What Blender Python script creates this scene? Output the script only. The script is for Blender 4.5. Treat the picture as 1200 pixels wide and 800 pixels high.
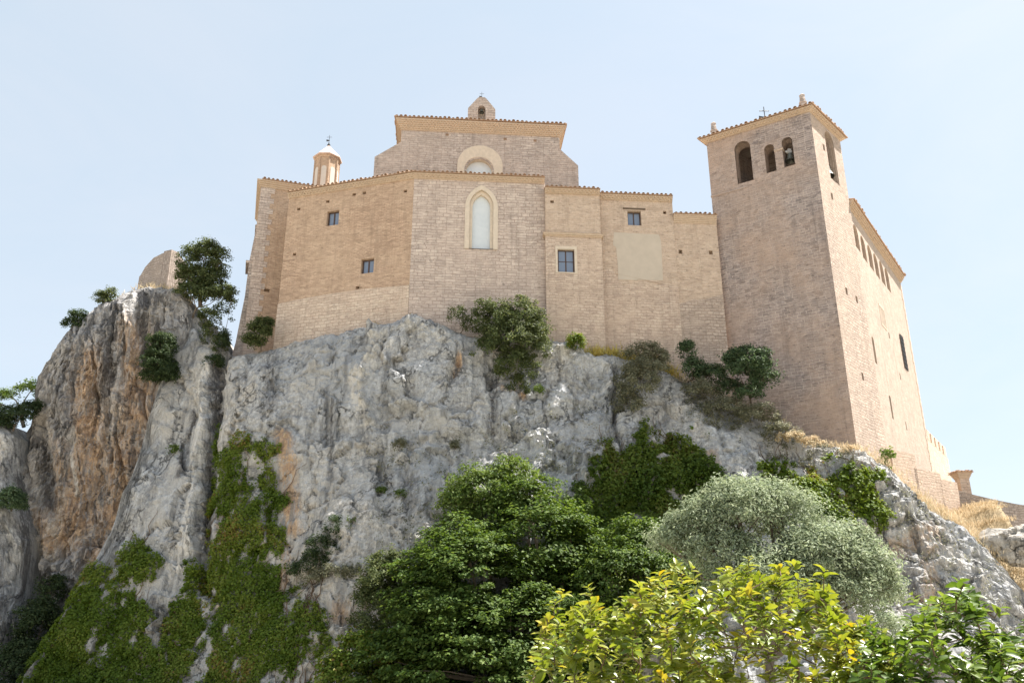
import bpy, math, random
import numpy as np
from mathutils import Vector
from mathutils.geometry import tessellate_polygon

R = math.radians
random.seed(7)
rng = np.random.default_rng(11)
sc = bpy.context.scene
col = sc.collection
for o in list(bpy.data.objects): bpy.data.objects.remove(o)

# ------------------------------------------------------------------ camera, sky, sun
CZ = 1.6
PITCH = R(20.0)
FPX = 1000.0
cd = bpy.data.cameras.new('camera'); cam = bpy.data.objects.new('camera', cd); col.objects.link(cam)
cam.location = (0, 0, CZ); cam.rotation_euler = (R(90) + PITCH, 0, 0)
cd.sensor_width = 36; cd.lens = FPX / 1200 * 36; cd.clip_start = .05; cd.clip_end = 9000
sc.camera = cam

SUN_EL = R(60); SAZ = np.array([.955, .295]); SAZ = SAZ / np.linalg.norm(SAZ)
sdir = Vector((SAZ[0] * math.cos(SUN_EL), SAZ[1] * math.cos(SUN_EL), math.sin(SUN_EL)))
world = bpy.data.worlds.new('World'); sc.world = world; world.use_nodes = True
wn = world.node_tree; bg = wn.nodes['Background']
sky = wn.nodes.new('ShaderNodeTexSky'); sky.sky_type = 'NISHITA'; sky.sun_disc = False
sky.sun_elevation = SUN_EL; sky.sun_rotation = math.atan2(SAZ[0], SAZ[1])
sky.altitude = 0; sky.air_density = 1.0; sky.dust_density = 1.6; sky.ozone_density = 1.0
veil = wn.nodes.new('ShaderNodeMix'); veil.data_type = 'RGBA'; veil.inputs[0].default_value = .75      # thin bright summer haze over the blue
ci = wn.nodes.new('ShaderNodeTexNoise'); ci.inputs['Scale'].default_value = 1.6; ci.inputs['Detail'].default_value = 7; ci.inputs['Roughness'].default_value = .6; ci.inputs['Distortion'].default_value = .8
cm_ = wn.nodes.new('ShaderNodeMapping'); cm_.inputs['Scale'].default_value = (1, 2.2, 3.5); ct = wn.nodes.new('ShaderNodeTexCoord'); wn.links.new(ct.outputs['Generated'], cm_.inputs[0]); wn.links.new(cm_.outputs[0], ci.inputs['Vector'])
cr_ = wn.nodes.new('ShaderNodeValToRGB'); cr_.color_ramp.elements[0].position = .35; cr_.color_ramp.elements[0].color = (2.84, 3.24, 3.5, 1); cr_.color_ramp.elements[1].position = .75; cr_.color_ramp.elements[1].color = (3.2, 3.42, 3.56, 1)
wn.links.new(ci.outputs['Fac'], cr_.inputs[0]); wn.links.new(cr_.outputs[0], veil.inputs[7])
wn.links.new(sky.outputs[0], veil.inputs[6]); wn.links.new(veil.outputs[2], bg.inputs[0]); bg.inputs[1].default_value = .07
sl = bpy.data.lights.new('sun', 'SUN'); sun = bpy.data.objects.new('sun', sl); col.objects.link(sun)
sl.energy = 3.9; sl.angle = R(.5); sl.color = (1, .95, .87)
sun.rotation_euler = sdir.to_track_quat('Z', 'Y').to_euler(); sun.location = (40, 20, 80)
sc.view_settings.view_transform = 'Standard'; sc.view_settings.look = 'None'
sc.view_settings.gamma = 1; sc.view_settings.use_curve_mapping = False
sc.view_settings.exposure = 1.92

# ------------------------------------------------------------------ pixel <-> world helpers (photo 1200 x 800)
cP, sP = math.cos(PITCH), math.sin(PITCH)
def ray(px, py):
    u, v = px - 600, 400 - py
    return np.array([u, FPX * cP - v * sP, FPX * sP + v * cP])
def P(px, py, Y):
    r = ray(px, py); return np.array([0, 0, CZ]) + r * (Y / r[1])
def proj(p):
    p = np.asarray(p, float); x, y, z = p[..., 0], p[..., 1], p[..., 2] - CZ
    dep = y * cP + z * sP; up = -y * sP + z * cP
    return 600 + FPX * x / dep, 400 - FPX * up / dep
def wpx(A, B, px, py):
    """pixel -> (u along A-B, z) on the vertical plane through A, B"""
    r = ray(px, py); d = np.array(B, float)[:2] - np.array(A, float)[:2]; L = np.linalg.norm(d); d = d / L
    n = np.array([d[1], -d[0]]); t = (np.array(A)[:2] @ n) / (r[:2] @ n)
    h = r * t
    return float((h[:2] - np.array(A)[:2]) @ d), float(h[2] + CZ)

# ------------------------------------------------------------------ noise
_perm = rng.permutation(256); _perm = np.concatenate([_perm, _perm, _perm])
_g = rng.normal(size=(256, 3)); _g /= np.linalg.norm(_g, axis=1)[:, None]
def pn(p):
    p = np.asarray(p, float); i = np.floor(p).astype(int); f = p - i; i &= 255
    w = f * f * f * (f * (f * 6 - 15) + 10); out = 0
    for a in (0, 1):
        for b in (0, 1):
            for c in (0, 1):
                h = _perm[_perm[_perm[(i[:, 0] + a) & 255] + ((i[:, 1] + b) & 255)] + ((i[:, 2] + c) & 255)]
                d = f - np.array([a, b, c])
                wt = (w[:, 0] if a else 1 - w[:, 0]) * (w[:, 1] if b else 1 - w[:, 1]) * (w[:, 2] if c else 1 - w[:, 2])
                out = out + wt * np.einsum('ij,ij->i', _g[h], d)
    return out * 1.5
def fbm(p, o=4, g=.5):
    a, s, out = 1, 1, 0
    for k in range(o):
        out = out + a * pn(p * s + k * 17.3); a *= g; s *= 2.03
    return out
def ridged(p, o=3):
    a, s, out = 1, 1, 0
    for k in range(o):
        out = out + a * (1 - np.abs(pn(p * s + k * 9.1)) * 2); a *= .5; s *= 2.1
    return out
def worley(p, seed=0):
    """distance to nearest and to second-nearest jittered cell point, plus a random value of the nearest cell"""
    p = np.asarray(p, float); i = np.floor(p).astype(int)
    d1 = np.full(len(p), 9.); d2 = np.full(len(p), 9.); idv = np.zeros(len(p))
    for a in (-1, 0, 1):
        for b in (-1, 0, 1):
            for c in (-1, 0, 1):
                q = i + np.array([a, b, c])
                h = _perm[_perm[_perm[(q[:, 0] + seed) & 255] + (q[:, 1] & 255)] + (q[:, 2] & 255)]
                d = np.linalg.norm(q + .5 + _g[h] * .45 - p, axis=1)
                m = d < d1
                d2 = np.where(m, d1, np.minimum(d2, d)); idv = np.where(m, h / 255., idv); d1 = np.where(m, d, d1)
    return d1, d2, idv

def facets(p, seed=0, tilt=1.):
    """piecewise planar relief: every cell is a flat chip with its own tilt and height"""
    p = np.asarray(p, float); i = np.floor(p).astype(int); d1 = np.full(len(p), 9.); d2 = np.full(len(p), 9.); val = np.zeros(len(p))
    for a in (-1, 0, 1):
        for b in (-1, 0, 1):
            for c in (-1, 0, 1):
                q = i + np.array([a, b, c])
                h = _perm[_perm[_perm[(q[:, 0] + seed) & 255] + (q[:, 1] & 255)] + (q[:, 2] & 255)]
                off = p - (q + .5 + _g[h] * .45); d = np.linalg.norm(off, axis=1); g = _g[(h * 7 + 13) & 255]
                m = d < d1; v = tilt * np.einsum('ij,ij->i', g, off) + (((h * 5) & 255) / 255. - .5) * .9
                d2 = np.where(m, d1, np.minimum(d2, d)); val = np.where(m, v, val); d1 = np.where(m, d, d1)
    return val, d2 - d1

# ------------------------------------------------------------------ objects
ORG = {}
def tag(o, label=None, cat=None, group=None, kind=None):
    if label: o['label'] = label
    if cat: o['category'] = cat
    if group: o['group'] = group
    if kind: o['kind'] = kind
    return o
def thing(name, label, cat, loc, group=None):
    o = bpy.data.objects.new(name, None); col.objects.link(o); o.empty_display_size = .3
    o.location = tuple(float(c) for c in loc); ORG[o] = np.array(loc, float)
    return tag(o, label, cat, group)
def link(name, me, mats, parent=None, loc=None):
    o = bpy.data.objects.new(name, me); col.objects.link(o)
    for m in (mats if isinstance(mats, (list, tuple)) else [mats]): me.materials.append(m)
    base = ORG[parent] if parent else np.array(loc if loc is not None else (0, 0, 0), float)
    n = len(me.vertices); co = np.empty(n * 3, np.float32); me.vertices.foreach_get('co', co)
    co = (co.reshape(-1, 3) - base).astype(np.float32).ravel(); me.vertices.foreach_set('co', co); me.update()
    if parent:
        o.parent = parent; ORG[o] = base
    else:
        o.location = tuple(base); ORG[o] = base
    return o
class MB:
    def __init__(s): s.v = []; s.f = []; s.uv = []; s.mi = []
    def face(s, pts, uvs=None, mi=0):
        k = len(s.v); s.v += [tuple(map(float, p)) for p in pts]; s.f.append(tuple(range(k, k + len(pts))))
        s.uv.append([tuple(map(float, q)) for q in uvs] if uvs else [(p[0] + p[1], p[2]) for p in pts]); s.mi.append(mi)
    def hexa(s, c, mi=0):
        """8 corners: bottom 4 then top 4"""
        for q in ((0, 1, 5, 4), (1, 2, 6, 5), (2, 3, 7, 6), (3, 0, 4, 7), (4, 5, 6, 7), (3, 2, 1, 0)): s.face([c[i] for i in q], mi=mi)
    def box(s, x0, x1, y0, y1, z0, z1, mi=0):
        s.hexa([(x0, y0, z0), (x1, y0, z0), (x1, y1, z0), (x0, y1, z0), (x0, y0, z1), (x1, y0, z1), (x1, y1, z1), (x0, y1, z1)], mi)
    def tube(s, pts, rad, n=6, mi=0, caps=True):
        pts = [Vector(p) for p in pts]; rad = rad if isinstance(rad, (list, tuple)) else [rad] * len(pts)
        rings = []
        for i, p in enumerate(pts):
            d = (pts[min(i + 1, len(pts) - 1)] - pts[max(i - 1, 0)]).normalized()
            a = d.orthogonal().normalized() if i == 0 else (rings_a - d * rings_a.dot(d)).normalized()
            rings_a = a; b = d.cross(a)
            rings.append([p + (a * math.cos(2 * math.pi * k / n) + b * math.sin(2 * math.pi * k / n)) * rad[i] for k in range(n)])
        for i in range(len(rings) - 1):
            for k in range(n): s.face([rings[i][k], rings[i][(k + 1) % n], rings[i + 1][(k + 1) % n], rings[i + 1][k]], mi=mi)
        if caps:
            s.face(rings[0][::-1], mi=mi); s.face(rings[-1], mi=mi)
    def lathe(s, c, prof, n=12, mi=0, a0=0):
        c = np.array(c, float)
        for (r0, z0), (r1, z1) in zip(prof, prof[1:]):
            for k in range(n):
                a, b = a0 + 2 * math.pi * k / n, a0 + 2 * math.pi * (k + 1) / n
                q = [c + (r0 * math.cos(a), r0 * math.sin(a), z0), c + (r0 * math.cos(b), r0 * math.sin(b), z0),
                     c + (r1 * math.cos(b), r1 * math.sin(b), z1), c + (r1 * math.cos(a), r1 * math.sin(a), z1)]
                if r1 < 1e-6: q = q[:3]
                elif r0 < 1e-6: q = [q[0], q[2], q[3]]
                s.face(q, [(r0 * a, z0), (r0 * b, z0), (r1 * b, z1), (r1 * a, z1)][:len(q)], mi)
    def build(s, name, mats, parent=None, loc=None, smooth=False):
        me = bpy.data.meshes.new(name); me.from_pydata(s.v, [], s.f); me.update()
        uvl = me.uv_layers.new(name='UVMap')
        uvl.data.foreach_set('uv', np.array([c for f in s.uv for c in f], np.float32).ravel())
        me.polygons.foreach_set('material_index', s.mi)
        if smooth: me.polygons.foreach_set('use_smooth', [True] * len(s.f))
        return link(name, me, mats, parent, loc)

class Wall:
    """vertical wall frame: A left, B right as seen from outside; d>0 is outwards"""
    def __init__(s, A, B):
        s.A = np.array(A, float)[:2]; s.B = np.array(B, float)[:2]; d = s.B - s.A; s.L = float(np.linalg.norm(d)); s.d = d / s.L
        s.n = np.array([s.d[1], -s.d[0]])
    def p(s, u, z, d=0.):
        q = s.A + s.d * u + s.n * d; return (q[0], q[1], z)
    def px(s, x, y): return wpx(s.A, s.B, x, y)
    def face(s, mb, pts, d=0., mi=0, off=0.):
        mb.face([s.p(u, z, d) for u, z in pts], [(u + off, z) for u, z in pts], mi)
    def poly(s, mb, outline, holes=(), depth=.4, d=0., mi=0, back=True, rmi=None):
        rmi = mi if rmi is None else rmi
        loops = [[Vector((u, z, 0)) for u, z in outline]] + [[Vector((u, z, 0)) for u, z in h] for h in holes]
        flat = [c for l in loops for c in l]
        for t in tessellate_polygon(loops):
            pts = [(flat[i].x, flat[i].y) for i in t]
            a = sum(pts[i][0] * pts[(i + 1) % 3][1] - pts[(i + 1) % 3][0] * pts[i][1] for i in range(3))
            if a < 0: pts = pts[::-1]
            s.face(mb, pts, d, mi)
        for h in holes: s.reveal(mb, h, d, d - depth, rmi, back)
    def reveal(s, mb, h, d0, d1, mi=0, back=False):
        for (u0, z0), (u1, z1) in zip(h, list(h[1:]) + [h[0]]):
            l = math.hypot(u1 - u0, z1 - z0)
            mb.face([s.p(u0, z0, d0), s.p(u1, z1, d0), s.p(u1, z1, d1), s.p(u0, z0, d1)],
                    [(u0 + z0, 0), (u0 + z0 + l, 0), (u0 + z0 + l, d0 - d1), (u0 + z0, d0 - d1)], mi)
        if back: s.face(mb, h, d1, mi)
    def ring(s, mb, outer, inner, d0, d1, mi=0):
        """frame between two loops with the same number of points, front at d0, thickness to d1"""
        n = len(outer)
        for i in range(n):
            j = (i + 1) % n
            s.face(mb, [outer[i], outer[j], inner[j], inner[i]], d0, mi)
        s.reveal(mb, outer, d0, d1, mi); s.reveal(mb, inner, d0, d1, mi)
    def box(s, mb, u0, u1, z0, z1, d0, d1, mi=0):
        mb.hexa([s.p(u0, z0, d1), s.p(u1, z0, d1), s.p(u1, z0, d0), s.p(u0, z0, d0), s.p(u0, z1, d1), s.p(u1, z1, d1), s.p(u1, z1, d0), s.p(u0, z1, d0)], mi)
def rect(u0, u1, z0, z1): return [(u0, z0), (u1, z0), (u1, z1), (u0, z1)]
def arch(u0, u1, z0, z1, pointed=False, n=10):
    c, r = (u0 + u1) / 2, (u1 - u0) / 2
    pts = [(u0, z0), (u1, z0)]
    if pointed:
        h = 1.45 * r * 1.0; zs = z1 - h * 1.05
        # two arcs of radius k*r centred beyond the middle
        k = (h * h * 1.1 + r * r) / (2 * r); top = math.sqrt(max(k * k - (k - r) ** 2, 0)); zs = z1 - top
        for i in range(n + 1):
            a = math.acos((k - r) / k) * i / n; pts.append((u1 - k + k * math.cos(a), zs + k * math.sin(a)))
        for i in range(n - 1, -1, -1):
            a = math.acos((k - r) / k) * i / n; pts.append((u0 + k - k * math.cos(a), zs + k * math.sin(a)))
    else:
        zs = z1 - r
        for i in range(n * 2 + 1):
            a = math.pi * i / (2 * n); pts.append((c + r * math.cos(a), zs + r * math.sin(a)))
    return pts
def pxrect(w, x0, x1, y0, y1):
    xm, ym = (x0 + x1) / 2, (y0 + y1) / 2
    return (w.px(x0, ym)[0], w.px(x1, ym)[0], w.px(xm, y1)[1], w.px(xm, y0)[1])
def window(w, r, parent, d=-.28, bars=1, cross=1, mats=None, t=.07):
    """wooden frame with panes set back in a rectangular hole"""
    u0, u1, z0, z1 = r; m = MB(); e = .004; u0 += e; u1 -= e; z0 += e; z1 -= e
    w.box(m, u0, u1, z0, z0 + t, d + .04, d - .02); w.box(m, u0, u1, z1 - t, z1, d + .04, d - .02)
    w.box(m, u0, u0 + t, z0 + t, z1 - t, d + .04, d - .02); w.box(m, u1 - t, u1, z0 + t, z1 - t, d + .04, d - .02)
    for k in range(bars):
        c = u0 + (u1 - u0) * (k + 1) / (bars + 1); w.box(m, c - t * .55, c + t * .55, z0 + t, z1 - t, d + .035, d - .02)
    for k in range(cross):
        c = z0 + (z1 - z0) * (k + 1) / (cross + 1); w.box(m, u0 + t, u1 - t, c - t * .28, c + t * .28, d + .03, d - .015)
    f = m.build('window', M['wood'] if mats is None else mats, parent)
    g = MB(); w.box(g, u0 + t * .5, u1 - t * .5, z0 + t * .5, z1 - t * .5, d + .006, d - .006); g.build('pane', M['pane'], f)
    return f
def sweep(mb, path, prof, closed=False, mi=0):
    """sweep a closed profile [(out, z)] along a plan polyline (left to right seen from outside), mitred"""
    path = [np.array(p, float)[:2] for p in path]; n = len(path)
    nr = []
    for i in range(n if closed else n - 1):
        d = path[(i + 1) % n] - path[i]; d = d / np.linalg.norm(d); nr.append(np.array([d[1], -d[0]]))
    offs = []
    for i in range(n):
        if closed: a, b = nr[i - 1], nr[i]
        else: a, b = nr[max(i - 1, 0)], nr[min(i, n - 2)]
        m = a + b; offs.append(m / (1 + a @ b))
    L = 0
    for i in range(n if closed else n - 1):
        j = (i + 1) % n; l = float(np.linalg.norm(path[j] - path[i])); k = len(prof); acc = 0
        for q in range(k):
            (o0, z0), (o1, z1) = prof[q], prof[(q + 1) % k]; ds = math.hypot(o1 - o0, z1 - z0)
            pa, pb = path[i] + offs[i] * o0, path[j] + offs[j] * o0; pc, pd = path[j] + offs[j] * o1, path[i] + offs[i] * o1
            mb.face([(pa[0], pa[1], z0), (pb[0], pb[1], z0), (pc[0], pc[1], z1), (pd[0], pd[1], z1)][::-1],
                    [(L, z0 + acc * .3), (L + l, z0 + acc * .3), (L + l, z1 + acc * .3), (L, z1 + acc * .3)][::-1], mi); acc += ds
        L += l
    if not closed:
        for i, rev in ((0, False), (n - 1, True)):
            f = [(path[i][0] + offs[i][0] * o, path[i][1] + offs[i][1] * o, z) for o, z in prof]
            mb.face(f[::-1] if rev else f, mi=mi)
def cornice(parent, path, z, mat, tiers=3, out=.09, h=.09, closed=False, dent=True):
    """stepped brick cornice with a row of dentils, top at z"""
    m = MB(); prof = [(-.02, z - tiers * h)]
    for k in range(tiers): prof += [((k + 1) * out, z - (tiers - k) * h), ((k + 1) * out, z - (tiers - k - 1) * h)]
    prof += [(-.02, z)]
    sweep(m, path, prof, closed)
    if dent:
        n = len(path)
        for i in range(n if closed else n - 1):
            w = Wall(path[i], path[(i + 1) % n]); k = int(w.L / .24)
            for row in range(1, tiers):
                for q in range(k):
                    u = (q + .5 + .5 * (row % 2)) * w.L / k
                    if u > w.L - .1: continue
                    zz = z - (tiers - row) * h
                    w.box(m, u - .055, u + .055, zz - .055, zz - .003, row * out + out * .8, row * out - .01)
    return m.build('cornice', mat, parent)
def tiles(parent, path, z, proj_out=.36, slope=.28, length=5., sp=.30, r=.105, closed=False, apex=None):
    """clay barrel tiles running up the slope from an eave polyline; returns the roof part"""
    m = MB(); n = len(path); path = [np.array(p, float)[:2] for p in path]
    nr = []
    for i in range(n if closed else n - 1):
        d = path[(i + 1) % n] - path[i]; d = d / np.linalg.norm(d); nr.append(np.array([d[1], -d[0]]))
    offs = []
    for i in range(n):
        if closed: a, b = nr[i - 1], nr[i]
        else: a, b = nr[max(i - 1, 0)], nr[min(i, n - 2)]
        mm = a + b; offs.append(mm / (1 + a @ b))
    for i in range(n if closed else n - 1):
        j = (i + 1) % n; a = path[i] + offs[i] * proj_out; b = path[j] + offs[j] * proj_out
        w = Wall(a, b); k = max(2, int(w.L / sp)); e0 = (path[i] + offs[i] * 0 - w.A) @ w.d; e1 = (path[j] - w.A) @ w.d
        len_ = length
        # deck
        def lim(u):      # hip: shorten where mitred
            l = len_
            if apex is not None:
                hp = np.array(apex, float)[:2] - w.A; ua = hp @ w.d; da = -(hp @ w.n)
                l = min(l, da * (u / ua if u < ua else (w.L - u) / (w.L - ua)))
            return max(l, .15)
        if apex is None:
            q = [w.p(0, z, 0), w.p(w.L, z, 0), w.p(w.L, z + len_ * slope, -len_), w.p(0, z + len_ * slope, -len_)]
            m.face(q); m.face([(x, y, zz - .05) for x, y, zz in q][::-1]); m.face([w.p(0, z - .05, 0), w.p(w.L, z - .05, 0), w.p(w.L, z, 0), w.p(0, z, 0)])
            for ue in (0, w.L): m.face([w.p(ue, z - .05, 0), w.p(ue, z, 0), w.p(ue, z + len_ * slope, -len_), w.p(ue, z - .05 + len_ * slope, -len_)])
        else:
            da = -((np.array(apex)[:2] - w.A) @ w.n)
            top = (apex[0], apex[1], z + da * slope)
            m.face([w.p(0, z, 0), w.p(w.L, z, 0), top]); m.face([w.p(0, z - .05, 0), w.p(w.L, z - .05, 0), w.p(w.L, z, 0), w.p(0, z, 0)])
            m.face([w.p(w.L, z - .05, 0), w.p(0, z - .05, 0), (top[0], top[1], top[2] - .05)])
        for q in range(k):
            u = (q + .5) * w.L / k + random.uniform(-.02, .02); l = lim(u); jz = random.uniform(-.028, .028); jo = random.uniform(-.07, .06)
            rr = r * random.uniform(.92, 1.1)
            for seg in range(max(1, int(l / .45)) if l < 1.2 else 3):
                s0 = seg * .42; s1 = min(s0 + .5, l) if seg < 2 else l
                if s1 <= s0: break
                rg = []
                for (dd, ra) in ((jo - s0, rr), (-s1, rr * .82)):
                    rg.append([w.p(u + ra * math.cos(math.pi * c / 6), z + jz + .012 * (seg == 0) - dd * slope + ra * math.sin(math.pi * c / 6) * 1.0, dd) for c in range(7)])
                for c in range(6): m.face([rg[0][c], rg[0][c + 1], rg[1][c + 1], rg[1][c]])
                # tile thickness at the eave mouth
                inn = [w.p(u + rr * .78 * math.cos(math.pi * c / 6), z + jz + .012 * (seg == 0) - (jo - s0) * slope + rr * .78 * math.sin(math.pi * c / 6), jo - s0) for c in range(7)]
                for c in range(6): m.face([inn[c], inn[c + 1], rg[0][c + 1], rg[0][c]])
                bk = [w.p(u + rr * .78 * math.cos(math.pi * c / 6), z + jz + .012 * (seg == 0) - (jo - s0 - .14) * slope + rr * .78 * math.sin(math.pi * c / 6), jo - s0 - .14) for c in range(7)]
                for c in range(6): m.face([inn[c + 1], inn[c], bk[c], bk[c + 1]])
                m.face(bk)
    return m.build('tile_roof', M['tile'], parent)
def vane(parent, base, h, mat, arrow=1):
    m = MB(); b = np.array(base, float)
    m.tube([b, b + (0, 0, h)], h * .02, 5)
    m.tube([b + (-.2 * h, 0, h * .78), b + (.2 * h, 0, h * .78)], h * .018, 5)
    m.lathe(b + (0, 0, h * .12), [(0, -.07 * h), (.06 * h, -.03 * h), (.07 * h, 0), (.06 * h, .03 * h), (0, .07 * h)], 8)
    for sx in (-1, 1): m.lathe(b + (sx * .2 * h, 0, h * .78), [(0, -.03 * h), (.03 * h, 0), (0, .03 * h)], 6)
    if arrow:
        m.hexa([b + q for q in (np.array([(-.26, -.012, .32), (.04, -.012, .36), (.04, .012, .36), (-.26, .012, .32), (-.26, -.012, .52), (.04, -.012, .46), (.04, .012, .46), (-.26, .012, .52)]) * h)])
    return m.build('weather_vane', mat, parent)

# ------------------------------------------------------------------ materials
M = {}
class NT:
    def __init__(s, name, rough=.85, spec=.3):
        s.m = bpy.data.materials.new(name); s.m.use_nodes = True; s.t = s.m.node_tree; s.b = s.t.nodes['Principled BSDF']
        s.b.inputs['Roughness'].default_value = rough; s.b.inputs['Specular IOR Level'].default_value = spec
        s.out = s.t.nodes['Material Output']; M[name] = s.m
    def n(s, typ, **kw):
        nd = s.t.nodes.new(typ)
        for k, v in kw.items():
            if k.startswith('_'): setattr(nd, k[1:], v)
            else: nd.inputs[k.replace('__', ' ')].default_value = v
        return nd
    def l(s, a, b): s.t.links.new(a, b)
    def coord(s, kind='Object'): return s.n('ShaderNodeTexCoord').outputs[kind]
    def mapv(s, v, scale=(1, 1, 1), loc=(0, 0, 0)):
        mp = s.n('ShaderNodeMapping'); mp.inputs['Scale'].default_value = scale; mp.inputs['Location'].default_value = loc; s.l(v, mp.inputs[0]); return mp.outputs[0]
    def noise(s, v, scale, detail=6, rough=.6, dist=0):
        nd = s.n('ShaderNodeTexNoise', Scale=scale, Detail=detail, Roughness=rough, Distortion=dist); s.l(v, nd.inputs['Vector']); return nd.outputs['Fac']
    def ramp(s, f, *stops):
        r = s.n('ShaderNodeValToRGB'); e = r.color_ramp.elements
        while len(e) < len(stops): e.new(.5)
        for k, (p, c) in enumerate(stops):
            e[k].position = p; e[k].color = (c, c, c, 1) if not isinstance(c, tuple) else (*c, 1)
        s.l(f, r.inputs[0]); return r.outputs[0]
    def mix(s, f, a, b, mode='MIX'):
        nd = s.n('ShaderNodeMix', _data_type='RGBA', _blend_type=mode)
        for i, x in ((0, f), (6, a), (7, b)):
            if isinstance(x, (int, float)): nd.inputs[i].default_value = x
            elif isinstance(x, tuple): nd.inputs[i].default_value = (*x, 1)
            else: s.l(x, nd.inputs[i])
        return nd.outputs[2]
    def math(s, op, a, b=0., c=None):
        nd = s.n('ShaderNodeMath', _operation=op)
        for i, x in ((0, a), (1, b), (2, c)):
            if x is None: continue
            if isinstance(x, (int, float)): nd.inputs[i].default_value = x
            else: s.l(x, nd.inputs[i])
        return nd.outputs[0]
    def bump(s, h, strength=.5, dist=.05):
        nd = s.n('ShaderNodeBump', Strength=strength, Distance=dist); s.l(h, nd.inputs['Height']); s.l(nd.outputs[0], s.b.inputs['Normal']); return nd
    def color(s, c):
        if isinstance(c, tuple): s.b.inputs['Base Color'].default_value = (*c, 1)
        else: s.l(c, s.b.inputs['Base Color'])
    def attr(s, name, out='Fac'): return s.n('ShaderNodeAttribute', _attribute_name=name).outputs[out]

def masonry(name, c1, c2, mortar, bw, bh, stain, stain_amt=.5, warp=.05, ms=.02, dark=.5, bump=.6, pitamt=.75):
    t = NT(name, .9, .2); uv = t.coord('UV')
    wz = t.n('ShaderNodeTexNoise', Scale=.9, Detail=3); t.l(uv, wz.inputs['Vector'])
    w2 = t.n('ShaderNodeTexNoise', Scale=5, Detail=2); t.l(uv, w2.inputs['Vector'])
    sub = t.n('ShaderNodeVectorMath', _operation='SUBTRACT'); t.l(wz.outputs['Color'], sub.inputs[0]); sub.inputs[1].default_value = (.5, .5, .5)
    ad = t.n('ShaderNodeVectorMath', _operation='MULTIPLY_ADD'); t.l(sub.outputs[0], ad.inputs[0]); ad.inputs[1].default_value = (warp * 6, warp * 5, 0); t.l(uv, ad.inputs[2])
    sub2 = t.n('ShaderNodeVectorMath', _operation='SUBTRACT'); t.l(w2.outputs['Color'], sub2.inputs[0]); sub2.inputs[1].default_value = (.5, .5, .5)
    ad2 = t.n('ShaderNodeVectorMath', _operation='MULTIPLY_ADD'); t.l(sub2.outputs[0], ad2.inputs[0]); ad2.inputs[1].default_value = (warp * 1.6, warp * 1.3, 0); t.l(ad.outputs[0], ad2.inputs[2])
    br = t.n('ShaderNodeTexBrick', Scale=1.0, Bias=-.1); br.offset = .5
    br.inputs['Color1'].default_value = (*c1, 1); br.inputs['Color2'].default_value = (*c2, 1); br.inputs['Mortar'].default_value = (*mortar, 1)
    br.inputs['Mortar Size'].default_value = ms; br.inputs['Mortar Smooth'].default_value = .4
    br.inputs['Brick Width'].default_value = bw; br.inputs['Row Height'].default_value = bh
    t.l(ad2.outputs[0], br.inputs['Vector'])
    big = t.noise(uv, .22, 5, .6, .4); mid = t.noise(uv, 1.3, 6, .7, .3); fine = t.noise(uv, 9, 5, .75)
    # single stones that are clearly darker or paler, in clusters
    vo = t.n('ShaderNodeTexVoronoi', _feature='F1'); vo.inputs['Scale'].default_value = 1.0
    t.l(t.mapv(ad2.outputs[0], (1 / bw, 1 / bh, 1)), vo.inputs['Vector'])
    sp = t.n('ShaderNodeSeparateColor'); t.l(vo.outputs['Color'], sp.inputs[0])
    odd = t.math('MULTIPLY', t.ramp(sp.outputs[0], (.55, 0.), (.95, 1.)), t.ramp(mid, (.35, 0.), (.65, 1.)))
    b2 = t.n('ShaderNodeTexBrick', Scale=1.0, Bias=-.2); b2.offset = .43; b2.offset_frequency = 3; b2.squash = .72; b2.squash_frequency = 3
    b2.inputs['Color1'].default_value = (*[x * .97 for x in c1], 1); b2.inputs['Color2'].default_value = (*[x * .9 for x in c2], 1); b2.inputs['Mortar'].default_value = (*mortar, 1)
    b2.inputs['Mortar Size'].default_value = ms * .9; b2.inputs['Mortar Smooth'].default_value = .5; b2.inputs['Brick Width'].default_value = bw * 1.31; b2.inputs['Row Height'].default_value = bh * .77
    t.l(t.mapv(ad2.outputs[0], (1, 1, 1), (.37, .13, 0)), b2.inputs['Vector'])
    pm = t.ramp(t.noise(t.mapv(uv, (.5, 1., 1), (7, 3, 0)), .55, 4, .6, .8), (.47, 0.), (.53, 1.))
    c = t.mix(pm, br.outputs['Color'], b2.outputs['Color']); bfac = t.mix(pm, br.outputs['Fac'], b2.outputs['Fac'])
    c = t.mix(t.math('MULTIPLY', odd, dark), c, tuple(x * .45 for x in c2))
    c = t.mix(t.math('MULTIPLY', t.ramp(big, (.38, 0.), (.62, 1.)), stain_amt), c, stain)
    c = t.mix(.55, c, t.ramp(fine, (.25, .45), (.75, .62)), 'OVERLAY')
    c = t.mix(.6, c, t.ramp(mid, (.3, .36), (.7, .62)), 'OVERLAY')
    rain = t.noise(t.mapv(uv, (2.2, .16, 1)), 1.0, 6, .65, .3)
    c = t.mix(t.math('MULTIPLY', t.ramp(rain, (.54, 0.), (.72, 1.)), .42), c, tuple(x * .5 for x in c2))
    c = t.mix(t.math('MULTIPLY', t.ramp(t.noise(t.mapv(uv, (1.6, .3, 1), (9, 4, 0)), .9, 6, .7), (.58, 0.), (.74, 1.)), .4), c, tuple(min(x * 1.25, .75) for x in c1))
    pits = t.noise(t.mapv(ad.outputs[0], (2.6, 8.5, 1), (4, 8, 0)), 1., 5, .72, .2)
    c = t.mix(t.math('MULTIPLY', t.ramp(pits, (.575, 0.), (.66, 1.)), pitamt), c, tuple(x * .38 for x in c2))
    c = t.mix(t.math('MULTIPLY', t.ramp(pits, (.34, 1.), (.44, 0.)), .35), c, tuple(min(x * 1.22, .72) for x in c1))
    t.color(c)
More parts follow.
